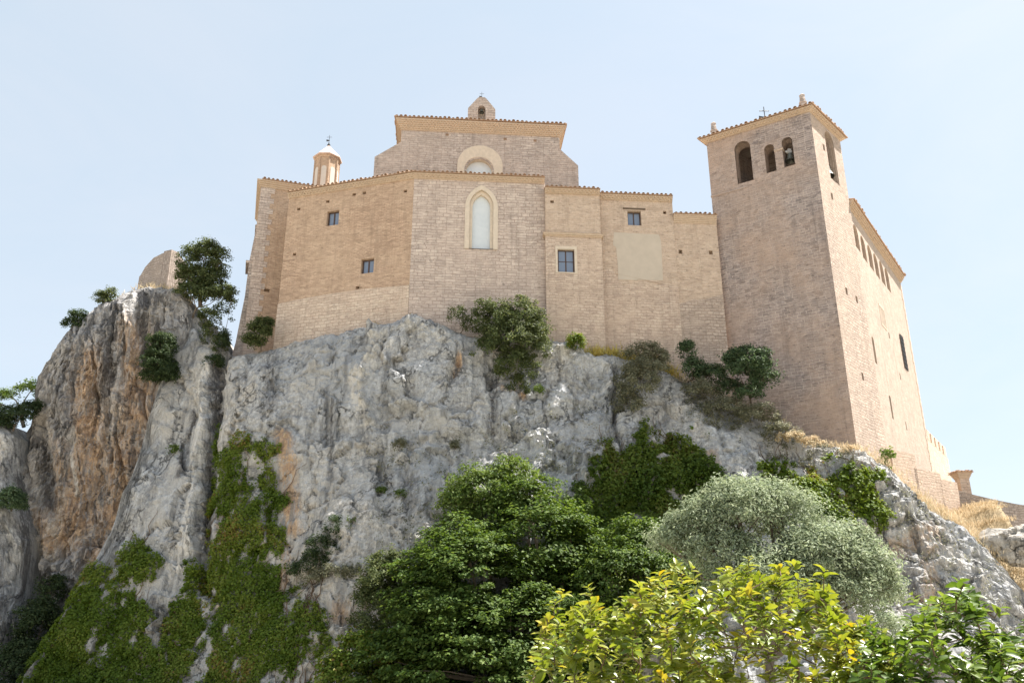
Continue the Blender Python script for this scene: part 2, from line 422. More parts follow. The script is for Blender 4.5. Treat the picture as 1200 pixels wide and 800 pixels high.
    h = t.math('ADD', t.math('MULTIPLY', bfac, -.6), t.math('ADD', t.math('MULTIPLY', fine, .5), t.math('MULTIPLY', sp.outputs[1], .35)))
    t.bump(h, bump, .05)
    return t
masonry('ashlar', (0.605, 0.504, 0.439), (0.468, 0.38, 0.332), (0.342, 0.266, 0.226), .50, .24, (0.513, 0.408, 0.345), .45, .04, .028, .6)
masonry('ashlar_church', (0.547, 0.47, 0.421), (0.411, 0.346, 0.308), (0.297, 0.238, 0.208), .46, .22, (0.468, 0.38, 0.327), .5, .04, .028, .7)
masonry('base_stone', (0.662, 0.538, 0.439), (0.525, 0.408, 0.327), (0.433, 0.329, 0.262), .42, .22, (0.525, 0.402, 0.314), .35, .045, .028, .45)
masonry('brickwork', (0.571, 0.413, 0.303), (0.439, 0.3, 0.213), (0.353, 0.244, 0.172), .36, .115, (0.525, 0.391, 0.285), .5, .028, .02, .7, .55)
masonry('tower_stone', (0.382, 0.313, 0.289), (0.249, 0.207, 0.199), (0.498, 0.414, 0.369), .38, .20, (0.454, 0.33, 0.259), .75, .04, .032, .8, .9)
masonry('tower_side', (0.505, 0.411, 0.347), (0.384, 0.306, 0.258), (0.313, 0.241, 0.195), .40, .21, (0.465, 0.365, 0.294), .5, .05, .03, .5, .8)  # paler than tower_stone: sunlit brightness of the tower's right face put into the colour
masonry('rubble', (0.594, 0.476, 0.386), (0.48, 0.367, 0.296), (0.411, 0.312, 0.249), .40, .2, (0.547, 0.419, 0.327), .55, .055, .03, .55)
masonry('house_stone', (0.582, 0.458, 0.363), (0.468, 0.35, 0.266), (0.491, 0.38, 0.296), .38, .145, (0.536, 0.419, 0.332), .6, .05, .026, .6)
masonry('ruin_stone', (0.433, 0.362, 0.321), (0.331, 0.277, 0.244), (0.228, 0.181, 0.155), .4, .2, (0.388, 0.317, 0.266), .5, .05, .03, .5)
masonry('plaster', (0.423, 0.35, 0.293), (0.385, 0.317, 0.264), (0.376, 0.303, 0.244), .5, .2, (0.413, 0.331, 0.273), .8, .06, .018, .35, .5)
def plain(name, c, rough=.85, spec=.3, var=.35, scale=3., bump=.3, metal=0):
    t = NT(name, rough, spec); v = t.coord('Object'); f = t.noise(v, scale, 6, .65)
    t.color(t.mix(f, tuple(x * (1 - var) for x in c), tuple(min(x * (1 + var), .9) for x in c))); t.b.inputs['Metallic'].default_value = metal
    t.bump(t.noise(v, scale * 6, 5, .7), bump, .02); return t
plain('cornice_brick', (.50, .39, .295), .9, .2, .3, 5)
plain('gold_stone', (.60, .51, .415), .9, .2, .25, 4)
plain('dark_brick', (.26, .17, .115), .9, .2, .4, 4)
plain('blind_brick', (.42, .29, .20), .9, .2, .3, 4)
plain('cement', (.50, .43, .355), .9, .2, .16, 1.4)
plain('old_wood', (.12, .085, .06), .8, .3, .3, 6)
plain('wood', (.075, .045, .035), .6, .4, .2, 6)
plain('iron', (.045, .045, .05), .5, .5, .2, 8)
plain('bronze', (.13, .13, .11), .45, .5, .3, 6, .2, .6)
plain('yoke', (.42, .42, .42), .8, .3, .2, 5)
plain('whitewash', (.60, .54, .48), .85, .3, .12, 3)
plain('pinkstone', (.58, .45, .39), .8, .3, .15, 4)
plain('bark', (.16, .13, .1), .95, .2, .4, 12, .8)
plain('twig', (.13, .085, .055), .8, .3, .3, 30, .3)
plain('deadwood', (.33, .3, .27), .9, .2, .3, 10)
t = NT('tile', .9, .2); v = t.coord('Object'); t.color(t.mix(t.noise(v, 4, 5), (.34, .20, .125), (.46, .33, .235))); t.bump(t.noise(v, 20), .3, .02)
t = NT('pane', .06, .8); t.color((.16, .20, .28))  # blue base colour stands in for reflected sky
t = NT('alabaster', .25, .6); v = t.coord('Object'); t.color(t.mix(t.noise(v, 1.4, 5, .6, 1.), (.50, .55, .60), (.70, .73, .75)))

def rock_mat(name, base, warm, dark, orange_amt, streak=(1.4, 1.4, .16)):
    t = NT(name, .93, .15); v = t.coord('Object')
    big = t.noise(v, .14, 6, .62, .6); mid = t.noise(v, .8, 8, .68, .5); fine = t.noise(v, 5, 8, .75); vf = t.noise(v, 22, 5, .7)
    st = t.noise(t.mapv(v, streak), .9, 7, .65, .35); st2 = t.noise(t.mapv(v, (streak[0] * 2, streak[1] * 2, streak[2] * 1.4), (5, 3, 1)), 1.1, 6, .6, .2)
    c = t.mix(t.ramp(big, (.38, 0.), (.62, 1.)), base, warm)
    c = t.mix(t.math('MULTIPLY', t.ramp(st, (.52, 0.), (.70, 1.)), .75), c, dark)
    c = t.mix(t.math('MULTIPLY', t.ramp(st2, (.55, 0.), (.72, 1.)), .45), c, tuple(min(x * 1.45, .75) for x in base))
    c = t.mix(t.math('MULTIPLY', t.ramp(mid, (.54, 0.), (.72, 1.)), .5), c, tuple(x * .5 for x in base))
    zone = t.n('ShaderNodeAttribute', _attribute_name='zone'); sp = t.n('ShaderNodeSeparateColor'); t.l(zone.outputs['Color'], sp.inputs[0])
    st3 = t.noise(t.mapv(v, (streak[0] * 3.2, streak[1] * 3.2, streak[2] * 2.2), (2, 9, 4)), 1.2, 7, .7, .5)
    brk = t.math('ADD', t.math('MULTIPLY', t.math('SUBTRACT', st3, .5), 3.2), t.math('ADD', t.math('MULTIPLY', t.math('SUBTRACT', mid, .5), 2.2), .72))
    def zmask(ch, lo, hi): return t.ramp(t.math('MULTIPLY', sp.outputs[ch], brk), (lo, 0.), (hi, 1.))
    orange = t.mix(t.ramp(st3, (.35, 0.), (.65, 1.)), (.33, .19, .11), (.56, .42, .29))
    c = t.mix(t.math('MULTIPLY', zmask(0, .2, .9), orange_amt), c, orange)
    c = t.mix(t.math('MULTIPLY', zmask(1, .25, .8), .8), c, (.66, .64, .61))
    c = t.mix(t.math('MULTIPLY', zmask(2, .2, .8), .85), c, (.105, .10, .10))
    gr = t.noise(v, 3.2, 10, .82); pit = t.noise(v, 9, 4, .7, .8)
    rg = t.ramp(t.noise(v, .22, 4, .6, .5), (.4, .25), (.6, 1.))
    ws_ = t.noise(t.mapv(v, (1.1, 1.1, .07), (3, 1, 8)), 1.3, 5, .6, .25)
    c = t.mix(t.math('MULTIPLY', t.ramp(ws_, (.54, 0.), (.64, 1.)), .72), c, tuple(x * .45 for x in base))
    ws2 = t.noise(t.mapv(v, (1.3, 1.3, .09), (13, 7, 2)), 1.1, 5, .6, .3)
    c = t.mix(t.math('MULTIPLY', t.ramp(ws2, (.57, 0.), (.70, 1.)), .5), c, tuple(min(x * 1.5, .75) for x in base))
    c = t.mix(t.math('MULTIPLY', rg, .85), c, t.ramp(fine, (.32, .24), (.68, .74)), 'OVERLAY')
    c = t.mix(t.math('MULTIPLY', rg, .8), c, t.ramp(gr, (.35, .3), (.65, .7)), 'OVERLAY')
    c = t.mix(t.math('MULTIPLY', t.ramp(pit, (.60, 0.), (.70, 1.)), .6), c, tuple(x * .42 for x in base))
    c = t.mix(t.math('MULTIPLY', t.ramp(gr, (.60, 0.), (.70, 1.)), .5), c, tuple(min(x * 1.7, .8) for x in warm))
    ck = t.n('ShaderNodeTexVoronoi', _feature='DISTANCE_TO_EDGE'); ck.inputs['Scale'].default_value = .42
    wk_ = t.n('ShaderNodeVectorMath', _operation='MULTIPLY_ADD'); nk = t.n('ShaderNodeTexNoise', Scale=.9, Detail=7, Roughness=.65); t.l(v, nk.inputs['Vector'])
    t.l(nk.outputs['Color'], wk_.inputs[0]); wk_.inputs[1].default_value = (2.6, 2.6, 2.6); t.l(v, wk_.inputs[2]); t.l(t.mapv(wk_.outputs[0], (1, 1, .42)), ck.inputs['Vector'])
    ckm = t.math('MULTIPLY', t.ramp(ck.outputs['Distance'], (.0, 1.), (.016, 0.)), t.ramp(t.noise(v, .5, 4), (.45, 0.), (.58, 1.)))
    c = t.mix(t.math('MULTIPLY', ckm, .8), c, tuple(x * .22 for x in base))
    t.color(c)
    cr = t.n('ShaderNodeTexVoronoi', _feature='DISTANCE_TO_EDGE'); cr.inputs['Scale'].default_value = 1.3
    wv = t.n('ShaderNodeVectorMath', _operation='MULTIPLY_ADD'); nz = t.n('ShaderNodeTexNoise', Scale=1.6, Detail=4); t.l(v, nz.inputs['Vector'])
    t.l(nz.outputs['Color'], wv.inputs[0]); wv.inputs[1].default_value = (.9, .9, .9); t.l(v, wv.inputs[2]); t.l(wv.outputs[0], cr.inputs['Vector'])
    crack = t.ramp(cr.outputs['Distance'], (0., 0.), (.06, 1.))
    h = t.math('ADD', t.math('MULTIPLY', fine, .8), t.math('ADD', t.math('MULTIPLY', mid, .5), t.math('ADD', t.math('MULTIPLY', vf, .3), t.math('ADD', t.math('MULTIPLY', crack, .25), t.math('MULTIPLY', ckm, -1.2)))))
    t.bump(h, .9, .16)
rock_mat('limestone', (.41, .42, .435), (.50, .475, .44), (.18, .18, .185), 1.)
rock_mat('streaked_rock', (.40, .39, .39), (.46, .415, .365), (.16, .155, .155), 1., (1.7, 1.7, .10))
rock_mat('pale_rock', (.42, .40, .37), (.47, .43, .38), (.22, .2, .19), 1., (.8, .8, .6))
t = NT('soil', .95, .1); v = t.coord('Object'); t.color(t.mix(t.noise(v, .5, 8, .7), (.30, .27, .21), (.44, .40, .33))); t.bump(t.noise(v, 3, 8, .7), .8, .1)
t = NT('dry_soil', .95, .1); v = t.coord('Object'); t.color(t.mix(t.ramp(t.noise(v, .6, 8, .7), (.35, 0.), (.65, 1.)), (.36, .28, .17), (.52, .42, .28))); t.bump(t.noise(v, 4, 8, .75), .9, .12)

def leaf_mat(name, a, b, c, trans=.35, rough=.58, spec=.2, alt=None, alt_p=.9):
    """a..b..c: leaf colours over the per-leaf random value; alt: colour of the odd leaf"""
    t = NT(name, rough, spec); r = t.attr('rnd')
    stops = [(0., a), (.5, b), (.9 if alt else 1., c)] + ([(alt_p + .02, alt)] if alt else [])
    cc = t.ramp(r, *stops); t.color(cc)
    tr = t.n('ShaderNodeBsdfTranslucent'); hs = t.n('ShaderNodeHueSaturation', Hue=.485, Saturation=1.1, Value=1.35); t.l(cc, hs.inputs['Color']); t.l(hs.outputs[0], tr.inputs[0])
    mx = t.n('ShaderNodeMixShader', Fac=trans); t.l(t.b.outputs[0], mx.inputs[1]); t.l(tr.outputs[0], mx.inputs[2]); t.l(mx.outputs[0], t.out.inputs[0])
leaf_mat('leaf_dark', (.034, .066, .013), (.07, .122, .02), (.14, .195, .045), .35, .62, .22)
leaf_mat('leaf_ivy', (.07, .12, .015), (.125, .185, .024), (.21, .245, .05), alt=(.24, .17, .05), alt_p=.94)
leaf_mat('leaf_ivy_dark', (.05, .09, .014), (.10, .15, .022), (.17, .205, .042), alt=(.16, .13, .04), alt_p=.95)
leaf_mat('leaf_olive', (.17, .215, .125), (.26, .31, .19), (.38, .42, .29), .3, .6)
leaf_mat('leaf_fresh', (.06, .11, .02), (.11, .165, .035), (.17, .22, .06))
leaf_mat('leaf_juniper', (0.047, 0.068, 0.024), (0.088, 0.115, 0.041), (0.162, 0.182, 0.074))
leaf_mat('leaf_blackgreen', (0.027, 0.047, 0.019), (0.046, 0.074, 0.03), (0.088, 0.115, 0.047))
leaf_mat('leaf_bluegreen', (.04, .07, .034), (.075, .118, .055), (.14, .19, .09))
leaf_mat('leaf_greygreen', (.12, .13, .08), (.19, .19, .12), (.28, .27, .18))
leaf_mat('leaf_laurel', (.085, .14, .018), (.17, .22, .03), (.30, .31, .05), .38, .33, .4, alt=(.38, .31, .04), alt_p=.96)
leaf_mat('leaf_laurel_green', (.045, .09, .015), (.09, .15, .024), (.17, .225, .045), .4, .36, .35)
leaf_mat('straw', (.42, .34, .21), (.52, .43, .28), (.60, .52, .37), .3, .8, .1)
leaf_mat('straw_gold', (.42, .33, .08), (.52, .42, .13), (.42, .40, .13), .35, .8, .1)

# ------------------------------------------------------------------ leaves
def leaf_mesh(name, c, nrm, size, mats, parent=None, loc=None, aspect=.62, axis=None, fine=False, rnd=None):
    """c, nrm, size: arrays. every leaf is a small folded blade (2 tris), or a curved 6-face blade when fine"""
    N = len(c); nrm = nrm / np.linalg.norm(nrm, axis=1)[:, None]
    if axis is None: axis = rng.normal(size=(N, 3))
    a = axis - nrm * np.einsum('ij,ij->i', axis, nrm)[:, None]; a /= np.linalg.norm(a, axis=1)[:, None]
    b = np.cross(nrm, a); s = size[:, None]
    if not fine:
        w = s * aspect * .5; fold = s * .14
        V = np.stack([c - a * s * .5, c + b * w + nrm * fold, c + a * s * .5, c - b * w + nrm * fold], 1).reshape(-1, 3)
        F = np.concatenate([np.array([[0, 1, 2]]), np.array([[0, 2, 3]])], 0)[None] + (np.arange(N) * 4)[:, None, None]
        k, nv = 2, 3
    else:
        st = np.array([0, .22, .5, .78, 1.]); wd = np.array([.10, .75, 1., .72, .0]); V = []
        for q in range(5):
            m = c + a * s * st[q] - nrm * s * (.30 * (st[q] ** 2)) * fine
            V += [m - b * s * aspect * .5 * wd[q] + nrm * s * .10 * wd[q], m, m + b * s * aspect * .5 * wd[q] + nrm * s * .10 * wd[q]]
        V = np.stack(V, 1).reshape(-1, 3)
        F = []
        for q in range(4):
            o = q * 3; F += [[o, o + 1, o + 4, o + 3], [o + 1, o + 2, o + 5, o + 4]]
        F = np.array(F)[None] + (np.arange(N) * 15)[:, None, None]; k, nv = 8, 4
    F = F.reshape(-1, nv)
    me = bpy.data.meshes.new(name); me.vertices.add(len(V)); me.vertices.foreach_set('co', V.astype(np.float32).ravel())
    me.loops.add(F.size); me.loops.foreach_set('vertex_index', F.astype(np.int32).ravel())
    me.polygons.add(len(F)); me.polygons.foreach_set('loop_start', (np.arange(len(F)) * nv).astype(np.int32))
    me.update(calc_edges=True)
    r = rng.random(N) if rnd is None else rnd
    at = me.attributes.new('rnd', 'FLOAT', 'FACE'); at.data.foreach_set('value', np.repeat(r, k).astype(np.float32))
    if fine: me.polygons.foreach_set('use_smooth', [True] * len(F))
    return link(name, me, mats, parent, loc)
def unit(n):
    v = rng.normal(size=(n, 3)); return v / np.linalg.norm(v, axis=1)[:, None]
def crown_pts(blobs, clumps, per, cr, flat=.7, up=.6, jitter=.5, inner=.55):
    """leaf clumps over the shells of several ellipsoids. returns centres and normals"""
    C, Nn, S = [], [], []
    vol = np.array([np.prod(np.array(b[1]) ** .67) for b in blobs]); vol = vol / vol.sum()
    for (bc, br), w in zip(blobs, vol):
        k = max(3, int(clumps * w)); d = unit(k); d[:, 2] = np.where(d[:, 2] < -.45, -d[:, 2], d[:, 2])
        rr = np.clip(rng.normal(.9, .16, k), inner, 1.16)
        cc = np.array(bc) + d * np.array(br) * rr[:, None]
        for q in range(k):
            n = max(4, int(per * rng.uniform(.5, 1.4))); e = unit(n) * (rng.random(n) ** .45)[:, None] * cr * rng.uniform(.6, 1.35)
            e[:, 2] *= flat; C.append(cc[q] + e)
            nn = d[q] * .6 + np.array([0, 0, up]) + e / cr * .35 + rng.normal(size=(n, 3)) * jitter; Nn.append(nn); S.append(np.full(n, 0.))
    return np.concatenate(C), np.concatenate(Nn)
def limbs(base, blobs, r0, parent, mat='bark', name='trunk', fork=.35):
    m = MB(); base = np.array(base, float); cen = np.mean([b[0] for b in blobs], 0)
    f = base + (cen - base) * fork; f[:2] += rng.normal(size=2) * .08
    m.tube([base, (base + f) / 2 + rng.normal(size=3) * .06, f], [r0, r0 * .85, r0 * .7], 8)
    tr = m.build(name, M[mat], parent, smooth=True)
    m2 = MB()
    for bc, br in blobs:
        bc = np.array(bc, float); mid = (f + bc) / 2 + rng.normal(size=3) * .15 * np.linalg.norm(bc - f) * .5
        m2.tube([f, mid, bc], [r0 * .5, r0 * .32, r0 * .12], 6)
        for q in range(5):
            e = bc + unit(1)[0] * np.array(br) * .9; m2.tube([mid * .35 + bc * .65, (bc + e) / 2 + rng.normal(size=3) * .08, e], [r0 * .16, r0 * .1, r0 * .03], 4, caps=False)
    m2.build('limb', M[mat], tr, smooth=True)
    return tr
def tree(name, label, cat, base, blobs, mat, clumps, per, cr, size, r0=.2, group=None, aspect=.62, flat=.7, up=.6, jitter=.5, bark='bark', fork=.35, dead=0):
    t = thing(name, label, cat, base, group or {'tree': 'trees around the cliff', 'olive_tree': None}.get(cat, 'bushes, shrubs and tufts growing on the cliff'))
    limbs(base, blobs, r0, t, bark, 'trunk' if 'tree' in name else 'stem', fork)
    c, n = crown_pts(blobs, clumps, per, cr, flat, up, jitter)
    leaf_mesh('crown' if 'tree' in name else 'foliage', c, n, rng.uniform(.7, 1.3, len(c)) * size, M[mat], t, aspect=aspect)
    return t
def pxblob(px, py, Y, rx, ry, rz=None):
    """a blob centred on a photo pixel at depth Y; rx, ry in photo pixels"""
    k = Y / FPX * 1.02; return (P(px, py, Y), (rx * k, (rz if rz else (rx + ry) / 2) * k, ry * k))
def blades(name, bases, h, mat, parent=None, loc=None, lean=.35, width=.012, kind=None):
    """grass: thin bent triangles"""
    N = len(bases); d = rng.normal(size=(N, 3)) * lean; d[:, 2] = 1; d /= np.linalg.norm(d, axis=1)[:, None]
    side = np.cross(d, unit(N)); side /= np.linalg.norm(side, axis=1)[:, None]; hh = (h * rng.uniform(.5, 1.3, N))[:, None]
    bend = rng.normal(size=(N, 3)) * .22 * hh; bend[:, 2] = -np.abs(bend[:, 2]) * .6
    w = width * rng.uniform(.7, 1.4, N)[:, None]
    V = np.stack([bases - side * w, bases + side * w, bases + d * hh * .55 + side * w * .7, bases + d * hh * .55 - side * w * .7, bases + d * hh + bend], 1).reshape(-1, 3)
    k = (np.arange(N) * 5)[:, None]
    F4 = np.array([[0, 1, 2, 3]]) + k; F3 = np.array([[3, 2, 4]]) + k
    me = bpy.data.meshes.new(name); me.vertices.add(len(V)); me.vertices.foreach_set('co', V.astype(np.float32).ravel())
    idx = np.concatenate([F4, F3], 1).ravel(); me.loops.add(len(idx)); me.loops.foreach_set('vertex_index', idx.astype(np.int32))
    ls = np.empty(2 * N, np.int32); ls[0::2] = np.arange(N) * 7; ls[1::2] = np.arange(N) * 7 + 4
    me.polygons.add(2 * N); me.polygons.foreach_set('loop_start', ls); me.update(calc_edges=True)
    at = me.attributes.new('rnd', 'FLOAT', 'FACE'); at.data.foreach_set('value', np.repeat(rng.random(N), 2).astype(np.float32))
    return link(name, me, mat, parent, loc)

# ------------------------------------------------------------------ cliffs
def tps(ctrl):
    X = np.array([[P(*c)[0], P(*c)[2]] for c in ctrl]); y = np.array([c[2] for c in ctrl], float)
    def K(a, b):
        r = np.linalg.norm(a[:, None] - b[None], axis=2); return np.where(r > 0, r * r * np.log(np.maximum(r, 1e-9)), 0)
    n = len(X); A = np.zeros((n + 3, n + 3)); A[:n, :n] = K(X, X) + np.eye(n) * .6; A[:n, n] = 1; A[:n, n + 1:] = X; A[n:, :n] = A[:n, n:].T
    w = np.linalg.solve(A, np.concatenate([y, np.zeros(3)]))
    def f(q): return K(q, X) @ w[:n] + w[n] + q @ w[n + 1:]
    return f
def segdist(px, py, line):
    best = np.full(px.shape, 1e9); side = np.zeros(px.shape)
    for (x0, y0), (x1, y1) in zip(line, line[1:]):
        dx, dy = x1 - x0, y1 - y0; t = np.clip(((px - x0) * dx + (py - y0) * dy) / (dx * dx + dy * dy), 0, 1)
        d = np.hypot(px - x0 - t * dx, py - y0 - t * dy); best = np.minimum(best, d)
    return best
def inpoly(px, py, poly):
    ins = np.zeros(px.shape, bool); n = len(poly)
    for i in range(n):
        (x0, y0), (x1, y1) = poly[i], poly[(i + 1) % n]
        c = ((y0 > py) != (y1 > py)) & (px < (x1 - x0) * (py - y0) / (y1 - y0 + 1e-9) + x0); ins ^= c
    return ins
SURF = {}
def cliff(name, ctrl, lip, zb, step, mat, disp, zones=(), rise=None, backlen=30, grooves=(), crest=.35, rnd=.9, wrap=(0, 0)):
    f = tps(ctrl + lip); lp = np.array([P(*c) for c in lip]); o = np.argsort(lp[:, 0]); lx, lz = lp[o, 0], lp[o, 2]
    X = np.arange(lx[0], lx[-1] + step, step); zt = np.interp(X, lx, lz)
    zt = zt + crest * (fbm(np.stack([X * .7, X * 0 + 3.3, X * 0], 1), 4) + .5 * np.abs(pn(np.stack([X * 2.3, X * 0, X * 0 + 7], 1))))
    nf = int((zt.max() - zb) / step); nb = 26; t = np.linspace(0, 1, nf); nx = len(X)
    Z = zb + (zt[:, None] - zb) * t[None]; XX = np.repeat(X[:, None], nf, 1)
    Y = np.concatenate([f(np.stack([XX[i], Z[i]], 1))[None] for i in range(nx)], 0)
    # rounded lip, then the top surface running back
    tt = np.clip((zt[:, None] - Z) / rnd, 0, 1); Y = Y + (1 - np.sqrt(1 - (1 - tt) ** 2)) * rnd * .8
    if wrap[0]:
        Y = Y + wrap[1] * np.clip(1 - (XX - X[0]) / wrap[0], 0, 1) ** 2
    s = np.linspace(0, 1, nb + 1)[1:]; bl = np.concatenate([[0.12, .3, .5, .8], np.linspace(1.2, 12, nb - 8), [15, 19, 24, backlen]])
    rz = np.zeros(nx) if rise is None else rise(X)
    Yb = Y[:, -1:] + bl[None]; Zb = zt[:, None] + .05 + rz[:, None] * np.clip(bl[None] / 6.5, 0, 1)
    Xa = np.concatenate([XX, np.repeat(X[:, None], nb, 1)], 1); Ya = np.concatenate([Y, Yb], 1); Za = np.concatenate([Z, Zb], 1)
    V = np.stack([Xa, Ya, Za], 2); nr = nf + nb; Vf = V.reshape(-1, 3)
    px, py = proj(Vf)
    lipd = np.concatenate([zt[:, None] - Z, np.zeros((nx, nb))], 1).ravel()
    isb = np.concatenate([np.zeros((nx, nf)), np.ones((nx, nb))], 1).ravel()
    d = disp(Vf, px, py, lipd) * (1 - .8 * isb)
    for line, wd, dep, rag in grooves:
        q = segdist(px + 6 * fbm(Vf * .9, 3) * rag, py + 6 * fbm(Vf * .9 + 31, 3) * rag, line)
        d = d - dep * np.exp(-(q / wd) ** 2) * (1 + rag * fbm(Vf * 1.9, 3))
    gy = np.gradient(V[..., 1], axis=1) / (np.gradient(V[..., 2], axis=1) + 1e-3)
    nrm = np.stack([np.zeros(len(Vf)), -np.ones(len(Vf)), np.clip(np.nan_to_num(gy.ravel()), -.3, .8)], 1); nrm /= np.linalg.norm(nrm, axis=1)[:, None]
    nrm = np.where(isb[:, None] > 0, np.array([[0, -.15, 1.]]), nrm)
    Vf = Vf + nrm * d[:, None]
    Vf[:, 0] += (1 - isb) * .22 * fbm(Vf * .55 + 77, 4); Vf[:, 2] += (1 - isb) * np.clip(lipd, 0, 1) * .2 * fbm(Vf * .7 + 45, 4)
    idx = np.arange(nx * nr).reshape(nx, nr)
    F = np.stack([idx[:-1, :-1], idx[1:, :-1], idx[1:, 1:], idx[:-1, 1:]], 2).reshape(-1, 4)
    me = bpy.data.meshes.new(name); me.vertices.add(len(Vf)); me.vertices.foreach_set('co', Vf.astype(np.float32).ravel())
    me.loops.add(F.size); me.loops.foreach_set('vertex_index', F.astype(np.int32).ravel())
    me.polygons.add(len(F)); me.polygons.foreach_set('loop_start', (np.arange(len(F)) * 4).astype(np.int32)); me.update(calc_edges=True)
    me.polygons.foreach_set('use_smooth', [False] * len(F))
    if rise is not None:
        mi = np.zeros((nx - 1, nr - 1), np.int32); mi[X[:-1] > -17, nf + 1:] = 1; me.polygons.foreach_set('material_index', mi.ravel())
    zc = np.zeros((len(Vf), 4)); zc[:, 3] = 1
    for ch, line, wd, amt in zones:
        q = segdist(px, py, line) / wd; zc[:, ch] = np.maximum(zc[:, ch], amt * np.exp(-q ** 2))
    at = me.color_attributes.new('zone', 'FLOAT_COLOR', 'POINT'); at.data.foreach_set('color', zc.astype(np.float32).ravel())
    ob = link(name, me, [mat, M['dry_soil']] if rise is not None else mat); tag(ob, kind='structure')
    SURF[name] = (Vf.reshape(nx, nr, 3), nf)
    return ob
def surf_pts(name, poly, n, holes=(), rag=15):
    """n random points of a cliff's face whose picture lies in a pixel polygon"""
    V, nf = SURF[name]; G = V[:, :nf]; c = (G[:-1, :-1] + G[1:, 1:]) / 2; a = np.cross(G[1:, :-1] - G[:-1, :-1], G[:-1, 1:] - G[:-1, :-1])
    nr = a / (np.linalg.norm(a, axis=2, keepdims=True) + 1e-9); ar = np.linalg.norm(a, axis=2)
    px, py = proj(c); sh = c.shape[:2]; cf = c.reshape(-1, 3)
    px = px + rag * fbm(cf * .8 + 3, 4, .6).reshape(sh); py = py + rag * 1.6 * fbm(cf * .8 + 53, 4, .6).reshape(sh); m = inpoly(px, py, poly)
    for h in holes: m &= ~inpoly(px, py, h)
    i = np.argwhere(m); w = ar[m]; pick = rng.choice(len(i), n, p=w / w.sum()); i = i[pick]
    u, v = rng.random((n, 1)), rng.random((n, 1)); g0 = G[i[:, 0], i[:, 1]]; g1 = G[i[:, 0] + 1, i[:, 1]]; g2 = G[i[:, 0], i[:, 1] + 1]; g3 = G[i[:, 0] + 1, i[:, 1] + 1]
    p = (g0 * (1 - u) + g1 * u) * (1 - v) + (g2 * (1 - u) + g3 * u) * v
    return p, nr[i[:, 0], i[:, 1]], np.stack([px[i[:, 0], i[:, 1]], py[i[:, 0], i[:, 1]]], 1)
def surf_at(name, px, py):
    V, nf = SURF[name]; G = V[:, :nf].reshape(-1, 3); a, b = proj(G); return G[np.argmin((a - px) ** 2 + (b - py) ** 2)]

lip = [(-20, 850, 48.2), (30, 792, 48.5), (60, 740, 49), (90, 690, 49.5), (130, 620, 50.5), (160, 540, 51.5), (185, 460, 52.5), (205, 395, 53.2), (222, 368, 53.6), (250, 385, 53), (268, 415, 52.),
       (322, 406, 51.2), (390, 389, 50.0), (440, 378, 49.2), (480, 371, 48.6), (520, 378, 48.8), (560, 392, 49.0), (600, 402, 49.2), (640, 398, 49.1), (665, 402, 49.2), (700, 414, 49.4), (740, 418, 49.6), (790, 436, 49.7),
       (850, 464, 49.6), (900, 490, 48.6), (950, 516, 47.5), (1003, 528, 46.9), (1037, 549, 47.6), (1075, 586, 48.4), (1120, 613, 48.8), (1160, 640, 48.2), (1185, 672, 47.6), (1205, 712, 47), (1240, 750, 46.5), (1300, 780, 46)]
ctrl = [(300, 500, 48.8), (400, 480, 48), (500, 450, 47.4), (500, 500, 47.3), (600, 470, 47.7), (700, 480, 48.0), (800, 500, 47.6), (900, 540, 46.4), (1000, 580, 45.6), (1100, 650, 46),
        (300, 600, 47.6), (400, 590, 46.4), (500, 545, 46.6), (500, 610, 45), (600, 560, 46.2), (600, 620, 44.8), (700, 600, 45.8), (800, 600, 45.4), (900, 620, 44.8), (1100, 700, 45.2), (1170, 700, 45.8),
        (300, 700, 46.5), (400, 690, 45), (500, 700, 44), (700, 700, 44.2), (900, 700, 43.8), (1050, 700, 44.2), (300, 800, 45), (400, 790, 43.4), (500, 800, 42.6), (700, 800, 43), (900, 800, 42.6), (1100, 800, 43), (1250, 820, 44),
        (220, 460, 52.1), (200, 560, 50.4), (170, 650, 49), (120, 740, 48), (120, 800, 47.4), (200, 790, 46.6), (60, 850, 47.4),
        (285, 440, 50.2), (270, 540, 49.0), (255, 640, 48), (240, 720, 47.2), (245, 800, 46),
        (100, 950, 45.5), (300, 950, 43.5), (600, 950, 41.5), (900, 950, 41.2), (1200, 950, 41.5), (1300, 900, 43)]
